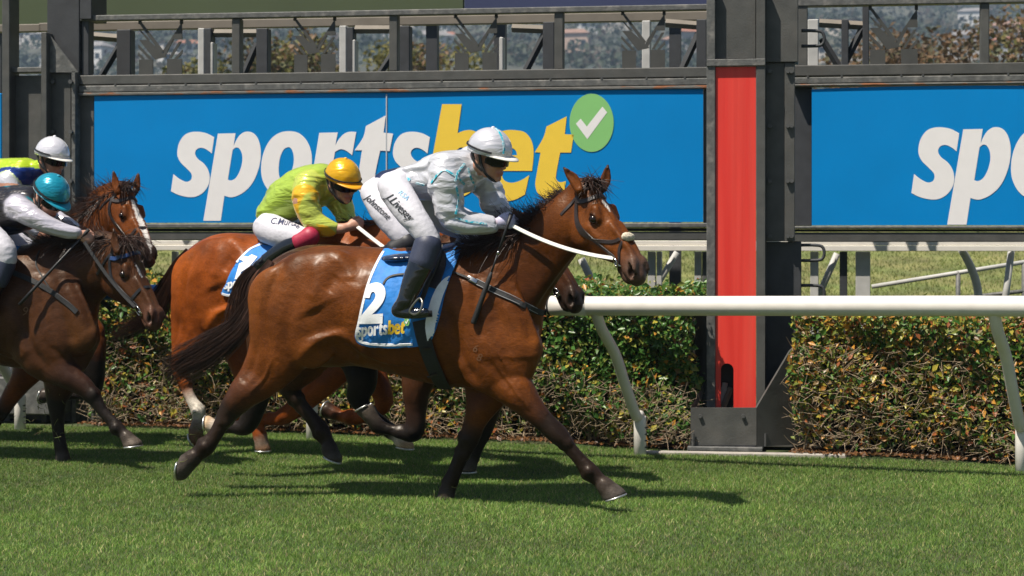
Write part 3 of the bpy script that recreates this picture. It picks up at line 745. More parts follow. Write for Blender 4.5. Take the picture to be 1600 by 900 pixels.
bar(1130, 636, 1142, 606, W0 + .12, .022, M_TAN, wp, 'loose_board'); bar(1126, 640, 1133, 598, W0 + .14, .02, M_PALE, wp, 'loose_board')
wbeam('flange', 1104, 1117.5, -30, 640, W0, .1, M_GREYL); wbeam('flange', 1181.5, 1196, -30, 640, W0, .1, M_GREY)
wbeam('cap_plate', 1104, 1196, 92, 103, W0 - .012, .06, M_GREYL); wbeam('upper_plate', 1118, 1181, -30, 92, W0 + .08, .0, M_GREY)
wbeam('column', 1196.5, 1240, 98, 377, -.06, .14, M_GREY); wbeam('column', 1196.5, 1247, -30, 97, -.09, .14, M_GREY); wbeam('lower_column', 1187, 1252, 378, 660, .0, .2, M_DARK); wbeam('column_lip', 1226, 1242, 98, 377, -.075, .0, M_GREY)
for x in (1200, 1234, 1228):
    for y in (112, 197, 283, 369): p = fs.W(fs.pt(x + 3, y, -.07)); mesh('bolt', *tube_mesh([p, p - fs.l * .035], .015, 6), M_BOLT, wp)
for y in (60, 395, 458):
    pts = [fs.pt(1252, y - 12, .05), fs.pt(1270, y - 12, .05), fs.pt(1284, y - 10, .05), fs.pt(1288, y, .05), fs.pt(1284, y + 10, .05), fs.pt(1270, y + 12, .05), fs.pt(1252, y + 12, .05)]
    mesh('rung', *tube_mesh(fs.W(crom(pts, 4)), .013, 6), M_DARK, wp, True)
# footing: box with splayed side plates
def wq(px, py, w): return fs.W(fs.pt(px, py, w))
def slab(nm, q, m, th=.018, parent=wp):
    q = np.array(q); nn = np.cross(q[1] - q[0], q[2] - q[0]); nn /= np.linalg.norm(nn); k = len(q); V = np.vstack([q, q - nn * th]); F = [tuple(range(k)), tuple(range(2 * k - 1, k - 1, -1))] + [(i, i + k, (i + 1) % k + k, (i + 1) % k) for i in range(k)]
    mb = MB(); mb.add(V, F); return mb.build(nm, m, parent)
FW = -.42
slab('base_front', [wq(1079, 696, FW), wq(1182, 696, FW), wq(1182, 637, FW), wq(1079, 637, FW)], M_GREY)
c1 = fs.pt(1182, 696, FW); c2 = fs.pt(1268, 690, .25)
g1_, g2_ = fs.pt(1182.6, 696, FW + .003), fs.pt(1272, 690, -.12); gp = lambda t, z: fs.W((g1_[0] + (g2_[0] - g1_[0]) * t, g1_[1] + (g2_[1] - g1_[1]) * t, z))
slab('gusset', [gp(0, .05), gp(1, .05), gp(.97, .14), gp(.72, .72), gp(.66, .74), gp(.58, .71), gp(.0, .325)], M_GREY)
c3 = fs.pt(1072, 690, .1); slab('gusset', [wq(1079.4, 636, FW), wq(1104, 590, -.1), fs.W((c3[0] + .05, .08, .55)), fs.W((c3[0], .10, .02)), wq(1079.4, 696, FW)], M_GREY)
mb = MB(); a, b = uv(1074, 690, FW - .04)[0], uv(1300, 690, FW)[0]; mb.box(fs, a, a + .52, FW - .05, .3, .022, .05, .004); mb.build('base_plate', M_GREYL, wp)
mb = MB(); mb.box(fs, a + .521, b, FW + .25, .34, .024, .048, .004); mb.build('base_plate', M_GREY, wp)
for x, y in ((1094, 650), (1161, 650)): p = wq(x, y, FW); mesh('bolt', *tube_mesh([p, p - fs.l * .022], .015, 6), M_BOLT, wp)
for x, y, w in ((1196, 690, FW + .05), (1268, 684, .0), (1083, 690, FW - .02)): p = wq(x, y, w); p[2] = .05; mesh('anchor_bolt', *tube_mesh([p, p + np.array([0, 0, .09])], .012, 6), M_BOLT, wp)
p = wq(1247, 560, -.02); mesh('bracket', *tube_mesh([p + np.array([0, 0, .10]), p + np.array([0, 0, .05]), p, p - np.array([0, 0, .06]), p - np.array([0, 0, .12])], [.025, .05, .035, .05, .04], 10), M_RUST, wp, True)
mb = MB(); u_ = uv(1000, 700, -.2)[0]; mb.box(fs, u_, u_ + 1.45, -.58, -.5, -.05, .024, .006); tag(mb.build('concrete_kerb', mat("concrete", (.36, .33, .29), rough=.9, var=.2, vscale=8, bump=.4, bscale=40)), kind='structure')
# flood lamp in the hedge foot
fl = thing('ground_lamp', P(1035, 695, 13.9) * np.array([1, 1, 0]), "small dark flood lamp at the hedge foot left of the winning post", 'lamp')
p = P(1048, 680, 13.8); mesh('housing', *tube_mesh([p + np.array([.06, .1, .02]), p + np.array([.03, .03, .0]), p - np.array([.06, .06, 0.0]), p - np.array([.075, .075, 0.0])], [.03, .06, .065, .055], 10), M_DARK, fl, True)
mesh('stand', *tube_mesh([p, p - np.array([0, 0, p[2] - .0])], .018, 6), M_DARK, fl, True)
# left column
fs = f_back
lc = thing('steel_column', loc0(95), "broad grey bolted steel column at the left of the long board", 'column')
def lbeam(nm, x0, x1, y0, y1, w0, w1, m, bev=.005): return beam(nm, x0, x1, y0, y1, w0, w1, (x0 + x1) / 2, m, lc, bev)
lbeam('flange', 3, 15, -30, 700, -.10, .1, M_GREY); lbeam('web_panel', 15, 65, 118, 700, .02, .06, M_GREY); lbeam('cross_bar', 15, 65, 105, 113, -.05, .1, M_GREYL)
lbeam('flange', 64, 73, 50, 700, -.16, .1, M_GREY); lbeam('column_box', 73.5, 124, -30, 112, -.03, .3, M_DARK); lbeam('column_plate', 73.5, 111, 114, 700, -.05, .2, M_GREY); lbeam('bolted_angle', 111.5, 118, 110, 700, -.10, .05, M_GREYL)
lbeam('bolted_angle', 118.5, 147, 140, 700, .0, .05, M_GREY); lbeam('side_box', 124.5, 143, -30, 30, -.05, .3, M_DARK)
mb = MB(); mb.prism(fs, [uv(74, 50, -.1), uv(122, 113, -.1), uv(74, 113, -.1)], -.10, -.085); mb.build('gusset', M_GREYL, lc)
for y in (128, 206, 283, 360):
    for x in (84, 112): p = fs.W(fs.pt(x, y, -.055 if x < 100 else -.10)); mesh('bolt', *tube_mesh([p, p - fs.l * .035], .018, 6), M_BOLT, lc)
lbeam('edge_panel', -60, 2.5, 146, 360, .02, .05, M_BOARD)
lbase = thing('column_footing', loc0(40, -.1), "grey steel footing with conduit at the left edge behind the rail", 'footing')
mb = MB(); rect(mb, -30, 92, 590, 648, -.35, .1, 40, .01); mb.build('plinth', M_GREYL, lbase); mb = MB(); rect(mb, -30, 60, 560, 589, -.25, .1, 40, .01); mb.build('junction_box', M_GREY, lbase)
mesh('conduit', *tube_mesh([wq(20, 560, -.3), wq(18, 575, -.38), wq(20, 592, -.38)], .018, 8), M_DARK, lbase, True)
# high boards behind the gantry
for nm, x0, x1, m, lab in (('backdrop_board', -60, 724, mat("board_olive", (.055, .075, .03), rough=.7, var=.1, vscale=.6), "dark green board along the top behind the gantry"), ('backdrop_board', 726, 1108, mat("board_navy", (.025, .035, .095), rough=.7, var=.1, vscale=.6), "navy blue board along the top behind the gantry")):
    t = thing(nm, fs.W((uv((x0 + x1) / 2, 20, 1.6)[0], 1.6, 0)), lab, 'board'); z = uv(400, 33, 1.6)[1]; mb = MB(); a, b = uv(x0, 20, 1.6)[0], uv(x1, 20, 1.6)[0]
    mb.box(fs, a, b, 1.6, 1.66, z, z + 2.2, .004); mb.build('panel', m, t)
    for u in (a + .3, b - .3): mb = MB(); mb.box(fs, u - .05, u + .05, 1.67, 1.77, 0, z + 1.9); mb.build('support', M_DARK, t)
# ------------------------------------------------------------------ running rail
M_WHITE = mat("white_plastic", (.74, .70, .64), rough=.32, var=.05, vscale=6, bump=.04, bscale=30)
M_WBLUE = mat("blue_wrap", (.006, .14, .47), rough=.4, var=.05)
posts = [(3.27, 12.41), (.884, 13.37), (-1.49, 14.42), (-3.85, 15.15)]; AWAY = np.array([.371, .928, 0]); ARM = np.array([.48, .877, 0]); ALONG = np.array([.928, -.371, 0]); SET = .70
rr = thing('running_rail', (0.884, 13.37, 0), "white plastic running rail on curved white posts along the track", 'rail')
def rail_pt(X):
    """centre of the tube above the track edge"""
    b = np.array([X, float(np.interp(X, [-8, -3.85, -1.49, .884, 3.27, 6], [16.3, 15.15, 14.42, 13.37, 12.41, 11.3])), 0]) - AWAY * SET
    b[2] = float(np.interp(X, [-6, -3.0, .6, 3.0, 5], [1.14, 1.115, 1.052, 1.086, 1.10])); return b
xs = np.linspace(.46, 5.0, 40); joint = .46
mesh('rail_tube', *tube_mesh([rail_pt(x) for x in xs], .0635, 20), M_WHITE, rr, True)
mesh('wrapped_rail_tube', *tube_mesh([rail_pt(x) for x in np.linspace(-6, joint - .012, 40)], .0615, 20), M_WBLUE, rr, True)
for x in (joint + .05, ): mesh('joint_ring', *tube_mesh([rail_pt(x), rail_pt(x + .012)], .0655, 20), M_BLACK, rr, True)
mesh('joint_sleeve', *tube_mesh([rail_pt(joint + .062), rail_pt(joint + .30)], .0655, 20), M_WHITE, rr, True)
pr = np.array([rail_pt(x) for x in np.linspace(-3.3, -2.9, 8)]); mesh('yellow_mark', *ribbon(pr, np.tile(-AWAY + np.array([0, 0, .3]), (8, 1)), .05, .003, .062), mat("rail_yellow", (.75, .5, .03), rough=.5), rr)
for X, Y in posts:
    b = np.array([X, Y, 0.0]); zt = rail_pt(X)[2] - .03
    prof = crom([(-SET, zt), (-SET + .10, zt - .13), (-SET + .30, zt - .30), (-.24, zt - .52), (-.07, zt - .74), (-.01, .27), (0, .02)], 5)
    po = mesh('post', *tube_mesh([b + ARM * t + np.array([0, 0, z]) for t, z in prof], .0375, 14), M_WHITE, rr, True)
    mesh('post_sleeve', *tube_mesh([b + np.array([0, 0, -.1]), b + np.array([0, 0, .26]), b + np.array([0, 0, .275])], [.044, .044, .040], 14), M_WHITE, po, True)
    for i in range(4):
        c = b + np.array([.030, -.030, .06 + .045 * i]); mesh('slot', *tube_mesh([c - np.array([.010, .0, 0]), c + np.array([.018, .012, 0])], .006, 5), M_DARK, po)
# ------------------------------------------------------------------ outer white fence and pipes behind the hedge
fo = Frame(*P(1100, 640, 16.4)[:2], 9)
of = thing('outer_fence', fo.W((0, 0, 0)), "white board fence on grey steel posts behind the hedge", 'fence')
def ob(nm, x0, x1, y0, y1, w0, w1, m, ref, parent=of, bev=.004):
    mb = MB(); mb.box(fo, fo.pt(x0, y0, w0)[0], fo.pt(x1, y0, w0)[0], w0, w1, fo.pt(ref, y1, w0)[2], fo.pt(ref, y0, w0)[2], bev); return mb.build(nm, m, parent)
ob('rail_board', 180, 1680, 376, 383, -.05, .0, M_WHITE, 1000); ob('rail_board', 180, 1680, 383.5, 392, -.065, .0, M_WHITE, 1000)
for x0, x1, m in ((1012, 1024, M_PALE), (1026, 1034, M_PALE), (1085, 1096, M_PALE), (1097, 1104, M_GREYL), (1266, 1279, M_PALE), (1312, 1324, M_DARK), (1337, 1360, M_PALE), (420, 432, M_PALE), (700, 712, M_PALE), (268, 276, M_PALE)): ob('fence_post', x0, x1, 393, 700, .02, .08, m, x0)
def fbar(x0, y0, x1, y1, w, r, m, nm='brace', parent=of): mesh(nm, *tube_mesh([fo.W(fo.pt(x0, y0, w)), fo.W(fo.pt(x1, y1, w))], r, 6), m, parent, True)
fbar(1058, 394, 1012, 470, .1, .03, M_PALE); fbar(1308, 396, 1276, 470, .1, .03, M_PALE); fbar(908, 404, 940, 470, .1, .035, M_PALE)
pf = thing('pipe_handrail', fo.W(fo.pt(1480, 640, .9) * np.array([1, 1, 0])), "thin grey pipe handrail on the grassy bank at right", 'handrail')
fbar(1362, 448, 1660, 400, .9, .022, M_PALE, 'rail_pipe', pf); fbar(1500, 466, 1660, 448, .9, .02, M_GREYL, 'rail_pipe', pf); fbar(1497, 424, 1497, 560, .9, .022, M_GREYL, 'upright', pf); fbar(1600, 410, 1600, 560, .9, .022, M_GREYL, 'upright', pf)
mesh('fence_stay', *tube_mesh(fo.W(crom([fo.pt(1503, 390, .05), fo.pt(1518, 420, .1), fo.pt(1528, 455, .15), fo.pt(1531, 520, .15)], 5)), .035, 8), M_PALE, of, True); fbar(1581, 386, 1564, 520, .06, .03, M_PALE, 'fence_stay')
# ------------------------------------------------------------------ clipped hedges
M_TWIG = mat("twig", (.33, .25, .165), rough=.9, attr=None, var=.35, vscale=9)
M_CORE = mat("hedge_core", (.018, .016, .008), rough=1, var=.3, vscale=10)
def hedge(label, X0, X1, seed, green, ht):
    g = np.random.default_rng(seed); ctr = (X0 + X1) / 2
    def fp(x, z=0.0): return np.array([x, float(base_line(x)) + .42, z])
    root = thing('hedge', fp(ctr), label, 'hedge'); L_ = X1 - X0; HT, DP = ht, .85
    def wave(x, z): return .06 * np.sin(x * 2.1 + seed) + .05 * np.sin(x * 4.7 + z * 5) + .04 * np.sin(z * 9 + x * 3) + .03 * np.sin(x * 13 + z * 11) - .05 * np.clip(z - .3, 0, .5) + .16 * np.clip(.22 - z, 0, .3)
    # core
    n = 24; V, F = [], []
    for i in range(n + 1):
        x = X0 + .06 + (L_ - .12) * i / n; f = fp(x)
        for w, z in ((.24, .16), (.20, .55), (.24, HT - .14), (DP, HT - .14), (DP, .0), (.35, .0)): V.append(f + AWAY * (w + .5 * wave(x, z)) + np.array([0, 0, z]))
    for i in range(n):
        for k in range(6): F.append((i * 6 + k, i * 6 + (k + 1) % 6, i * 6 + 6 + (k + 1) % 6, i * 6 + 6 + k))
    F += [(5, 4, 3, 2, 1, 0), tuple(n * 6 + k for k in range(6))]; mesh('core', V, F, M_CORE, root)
    # leaves: front face, ends and top
    nf = int(8200 * L_); x = g.uniform(X0, X1, nf); top = g.random(nf) < .22; z = np.where(top, HT + .03 * np.sin(x * 5.3) + g.normal(0, .03, nf), .05 + (HT - .04) * g.random(nf) ** .85); dep = np.where(top, g.uniform(0, DP, nf), np.abs(g.normal(0, .085, nf)))
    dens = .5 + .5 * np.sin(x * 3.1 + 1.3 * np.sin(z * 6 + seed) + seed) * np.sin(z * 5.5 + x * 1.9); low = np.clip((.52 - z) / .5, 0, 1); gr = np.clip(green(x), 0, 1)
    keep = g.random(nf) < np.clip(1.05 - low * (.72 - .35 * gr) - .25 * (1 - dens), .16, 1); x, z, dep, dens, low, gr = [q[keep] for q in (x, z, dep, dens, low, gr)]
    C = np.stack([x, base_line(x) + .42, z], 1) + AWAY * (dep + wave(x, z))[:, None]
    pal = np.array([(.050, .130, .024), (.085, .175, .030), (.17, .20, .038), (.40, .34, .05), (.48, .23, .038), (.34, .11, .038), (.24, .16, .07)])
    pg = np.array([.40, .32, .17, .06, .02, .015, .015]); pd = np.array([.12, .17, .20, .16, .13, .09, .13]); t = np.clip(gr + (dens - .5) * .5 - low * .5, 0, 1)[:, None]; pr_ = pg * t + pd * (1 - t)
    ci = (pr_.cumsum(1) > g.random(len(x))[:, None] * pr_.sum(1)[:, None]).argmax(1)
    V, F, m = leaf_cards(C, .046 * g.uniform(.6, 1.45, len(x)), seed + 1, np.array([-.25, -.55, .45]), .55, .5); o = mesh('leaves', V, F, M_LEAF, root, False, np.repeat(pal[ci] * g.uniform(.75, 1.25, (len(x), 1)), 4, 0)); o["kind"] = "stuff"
    # bare twigs, thick below
    nt_ = int(800 * L_); cs = []
    for i in range(nt_):
        x = g.uniform(X0, X1); z = .05 + (.75 * g.random() ** 1.25) * (1 - .45 * float(np.clip(green(np.array([x]))[0], 0, 1))); p = fp(x, z) + AWAY * (abs(g.normal(0, .07)) + float(wave(x, z)) - .02); d = np.array([g.normal(0, .8), g.normal(0, .35) - .25, g.normal(.25, .5)]); d /= np.linalg.norm(d); l = g.uniform(.04, .13); k = g.normal(0, .6, 3)
        cs.append([p, p + d * l * .35 + k * l * .06, p + d * l * .7 + k * l * .22, p + d * l + k * l * .42])
    V, F = strands(cs, .0028, .0012, 3); o = mesh('twigs', V, F, M_TWIG, root); o["kind"] = "stuff"
    cs = []
    for x in np.arange(X0 + .1, X1, .16):
        for q in range(3):
            b = fp(x + g.normal(0, .05), -.02) + AWAY * (.16 + abs(g.normal(0, .1))); e = b + np.array([g.normal(0, .16), g.normal(-.08, .08), g.uniform(.3, .55)]); cs.append([b, b * .6 + e * .4 + g.normal(0, .02, 3), b * .3 + e * .7 + g.normal(0, .02, 3), e])
    V, F = strands(cs, .008, .002, 4); o = mesh('stems', V, F, M_TWIG, root); o["kind"] = "stuff"
    # litter under the hedge
    n = int(700 * L_); x = g.uniform(X0, X1, n); C = np.stack([x, base_line(x) + .42, np.full(n, .03)], 1) + AWAY * g.uniform(-.06, .3, n)[:, None]
    V, F, m = leaf_cards(C, .035, seed + 5, np.array([0, 0, 1.0]), .6); o = mesh('leaf_litter', V, F, M_LEAF, root, False, np.repeat(np.array([(.16, .075, .03), (.22, .10, .04), (.12, .07, .04)])[g.choice(3, n)], 4, 0)); o["kind"] = "stuff"
hedge("long clipped hedge with dry twiggy foot left of the winning post", -3.45, 1.30, 71, lambda x: np.interp(x, [-3.5, -1.2, -.2, .25, .6, 1.4], [.35, .38, .42, .72, 1.0, 1.0]), 1.12)
hedge("brown and orange leaved hedge right of the winning post", 1.91, 4.4, 91, lambda x: np.interp(x, [1.9, 2.6, 3.2, 4.5], [.10, .15, .38, .25]), .96)
# ------------------------------------------------------------------ air
# ------------------------------------------------------------------ horses
HAIR = {}
def coat_mat(name, rough=.40):
    m, nt, b = principled(name); N, L = nt.nodes.new, nt.links.new
    a = N("ShaderNodeAttribute"); a.attribute_name = "tint"
    tc = N("ShaderNodeTexCoord")
    n1 = N("ShaderNodeTexNoise"); n1.inputs["Scale"].default_value = 5.5; n1.inputs["Detail"].default_value = 6; n1.inputs["Roughness"].default_value = .6
    L(tc.outputs["Object"], n1.inputs["Vector"])
    r1 = N("ShaderNodeMapRange"); r1.inputs[1].default_value = .3; r1.inputs[2].default_value = .7; r1.inputs[3].default_value = .62; r1.inputs[4].default_value = 1.36; L(n1.outputs[0], r1.inputs[0])
    mp = N("ShaderNodeMapping"); mp.inputs["Scale"].default_value = (30, 220, 220); mp.inputs["Rotation"].default_value = (0, .5, 0); L(tc.outputs["Object"], mp.inputs[0])
    n2 = N("ShaderNodeTexNoise"); n2.inputs["Scale"].default_value = 1.0; n2.inputs["Detail"].default_value = 3; L(mp.outputs[0], n2.inputs["Vector"])
    r2 = N("ShaderNodeMapRange"); r2.inputs[1].default_value = .3; r2.inputs[2].default_value = .7; r2.inputs[3].default_value = .74; r2.inputs[4].default_value = 1.26; L(n2.outputs[0], r2.inputs[0])
    mu = N("ShaderNodeMath"); mu.operation = 'MULTIPLY'; L(r1.outputs[0], mu.inputs[0]); L(r2.outputs[0], mu.inputs[1])
    sc = N("ShaderNodeVectorMath"); sc.operation = 'SCALE'; L(a.outputs["Color"], sc.inputs[0]); L(mu.outputs[0], sc.inputs["Scale"]); L(sc.outputs[0], b.inputs["Base Color"])
    n3 = N("ShaderNodeTexNoise"); n3.inputs["Scale"].default_value = 9; n3.inputs["Detail"].default_value = 4; L(tc.outputs["Object"], n3.inputs["Vector"])
    r3 = N("ShaderNodeMapRange"); r3.inputs[1].default_value = .3; r3.inputs[2].default_value = .7; r3.inputs[3].default_value = rough - .07; r3.inputs[4].default_value = rough + .12; L(n3.outputs[0], r3.inputs[0]); L(r3.outputs[0], b.inputs["Roughness"])
    b.inputs["Specular IOR Level"].default_value = .17; b.inputs["Specular Tint"].default_value = (1, .86, .72, 1); b.inputs["Coat Weight"].default_value = .06; b.inputs["Coat Roughness"].default_value = .24
    b1 = N("ShaderNodeBump"); b1.inputs["Strength"].default_value = .22; b1.inputs["Distance"].default_value = .004; L(n2.outputs[0], b1.inputs["Height"])
    n4 = N("ShaderNodeTexNoise"); n4.inputs["Scale"].default_value = 22; n4.inputs["Detail"].default_value = 3; L(tc.outputs["Object"], n4.inputs["Vector"])
    b2 = N("ShaderNodeBump"); b2.inputs["Strength"].default_value = .5; b2.inputs["Distance"].default_value = .010; L(n4.outputs[0], b2.inputs["Height"]); L(b1.outputs[0], b2.inputs["Normal"])
    n5 = N("ShaderNodeTexNoise"); n5.inputs["Scale"].default_value = 5; n5.inputs["Detail"].default_value = 1.5; n5.inputs["Distortion"].default_value = .8; L(tc.outputs["Object"], n5.inputs["Vector"])
    m1 = N("ShaderNodeMath"); m1.operation = 'SUBTRACT'; m1.inputs[1].default_value = .5; L(n5.outputs[0], m1.inputs[0]); m2 = N("ShaderNodeMath"); m2.operation = 'ABSOLUTE'; L(m1.outputs[0], m2.inputs[0])
    m3 = N("ShaderNodeMapRange"); m3.inputs[1].default_value = 0; m3.inputs[2].default_value = .018; m3.inputs[3].default_value = 1; m3.inputs[4].default_value = 0; L(m2.outputs[0], m3.inputs[0])
    b3 = N("ShaderNodeBump"); b3.inputs["Strength"].default_value = .12; b3.inputs["Distance"].default_value = .004; L(m3.outputs[0], b3.inputs["Height"]); L(b2.outputs[0], b3.inputs["Normal"])   # raised veins
    L(b3.outputs[0], b.inputs["Normal"])
    return m
def hair_mat(name, c):
    return mat(name, c, rough=.42, spec=.45, var=.35, vscale=30)
def head_frame(o, psi, phi, rho=0.0):
    a, b = math.radians(psi), math.radians(phi)
    f = np.array([math.cos(b) * math.cos(a), -math.cos(b) * math.sin(a), -math.sin(b)])
    d = np.array([math.sin(b) * math.cos(a), -math.sin(b) * math.sin(a), math.cos(b)])
    l = np.cross(d, f); r = math.radians(rho)
    l, d = l * math.cos(r) + d * math.sin(r), d * math.cos(r) - l * math.sin(r)
    return np.stack([f, l, d], 1), np.asarray(o, float)
HEAD = [(.00, -.100, .090, .072), (.06, -.122, .122, .084), (.13, -.150, .150, .090), (.20, -.152, .152, .092), (.27, -.135, .132, .082),
        (.35, -.112, .104, .066), (.43, -.093, .080, .054), (.50, -.087, .068, .052), (.56, -.086, .060, .055), (.60, -.092, .050, .050)]
def head_prims(M, C, D, K):
    """C coat, D darker muzzle, K near-black"""
    q = []
    rows = [(x, 0, z, a, b) for x, z, a, b in HEAD]
    t = [C] * 7 + [tuple(.5 * np.array(C) + .5 * np.array(D)), D, D]
    q.append(Tube(rows, .018, t, 3, M=M))
    dk = lambda m: tuple(np.array(C) * m)
    for s in (-1, 1):
        q.append(Ell((.165, s * .064, -.205), (.115, .047, .105), .010, dk(.95), M=M))          # cheek
        q.append(Tube([(.175, s * .066, -.032, .028, .024), (.225, s * .072, -.05, .024, .022)], .022, [C, C], M=M))   # brow over the eye
        q.append(Tube([(.178, s * .086, -.062, .008, .008), (.206, s * .094, -.044, .009, .009), (.245, s * .086, -.066, .007, .007)], .008, [K, K, K], M=M))   # upper lid
        q.append(Tube([(.225, s * .083, -.125, .017, .014), (.30, s * .072, -.12, .015, .013), (.40, s * .052, -.105, .010, .010)], .022, [C, C, C], M=M))   # facial crest
        q.append(Tube([(.30, s * .035, -.022, .018, .018), (.46, s * .026, -.02, .016, .016), (.56, s * .024, -.035, .014, .014)], .02, [C, C, D], M=M))       # nasal edge
        q.append(Tube([(.10, s * .05, -.285, .026, .022), (.21, s * .042, -.292, .022, .018), (.32, s * .03, -.225, .02, .016), (.40, s * .022, -.155, .018, .014)], .03, [C, C, C, D], M=M))        # jaw bone
        q.append(Tube([(.545, s * .040, -.035, .024, .02), (.585, s * .052, -.055, .026, .02), (.60, s * .046, -.085, .024, .018)], .016, [D, D, D], M=M))    # nostril wings
    q.append(Tube([(.565, 0, -.10, .045, .052), (.615, 0, -.105, .038, .046)], .02, [D, D], M=M))             # upper lip
    q.append(Tube([(.50, 0, -.145, .026, .034), (.56, 0, -.152, .028, .036), (.585, 0, -.150, .024, .032)], .016, [D, D, D], M=M))  # chin and lower lip
    for s in (-1, 1):
        q.append(Ell((.212, s * .098, -.068), (.034, .018, .021), .010, op='-', M=M))
        q.append(Tube([(.556, s * .066, -.054, .015, .024), (.588, s * .064, -.066, .022, .040), (.604, s * .060, -.088, .014, .030)], .005, op='-', M=M))
        q.append(Tube([(.47, s * .055, -.122, .0035, .02), (.53, s * .055, -.132, .004, .022), (.61, s * .04, -.134, .004, .03)], .005, op='-', M=M))
    return q
def leg_prims(fr, rows, cols, pal, k=.03):
    """rows (px, py, r_px, w); cols a string of palette letters; the cannon gets a separate tendon behind the bone, joints their bumps"""
    R, Cc = [], []; mx = max(r[2] for r in rows)
    for (x, y, r, w), c in zip(rows, cols):
        s = fr.sc(x, w); p = fr.pt(x, y, w); a = r / s
        R.append([*p, a, min(a * .86, .085) if a < .12 else a * .42]); Cc.append(pal[c])
    R = np.array(R); n = len(R); out = []
    thin = [i for i in range(2, n - 1) if R[i, 3] < .053]
    base = R.copy()
    for i in thin: base[i, 3] *= .93; base[i, 4] *= .88
    out.append(Tube(base, k, Cc, 5))
    T = np.gradient(R[:, :3], axis=0); T /= np.linalg.norm(T, axis=1)[:, None]
    back = np.stack([T[:, 2], 0 * T[:, 0], -T[:, 0]], 1)            # in the side plane, behind the bone when the leg hangs
    back *= -np.sign(np.sum(back * np.array([1, 0, -.15]), 1))[:, None]
    run = [i for i in thin if i >= 3]
    if len(run) >= 3:
        tr = [(*(R[i, :3] + back[i] * R[i, 3] * .62), R[i, 3] * .46, R[i, 3] * .42) for i in run]
        out.append(Tube(tr, .010, [Cc[i] for i in run], 4))
        j = run[0]                                                  # knee or hock: squarer, with bony corners
        for s_ in (-1, 1):
            out.append(Ell(R[j, :3] - back[j] * R[j, 3] * .25 - T[j] * R[j, 3] * .3 + np.array([0, s_ * R[j, 4] * .55, 0]), (R[j, 3] * .75, R[j, 3] * .5, R[j, 3] * .8), .012, Cc[j]))
        out.append(Ell(R[j, :3] + back[j] * R[j, 3] * .85 - T[j] * R[j, 3] * .5, (R[j, 3] * .45, R[j, 3] * .42, R[j, 3] * .45), .014, Cc[j]))
        fl = max(range(max(n - 5, 3), n), key=lambda i: R[i, 3] - .001 * i); q = R[fl]
        out.append(Ell(q[:3] + back[fl] * q[3] * .6, (q[3] * .62, q[3] * .55, q[3] * .62), .012, Cc[fl]))
        for s_ in (-1, 1): out.append(Ell(q[:3] + np.array([0, s_ * q[4] * .7, 0]), (q[3] * .55, q[3] * .4, q[3] * .55), .012, Cc[fl]))
    return out
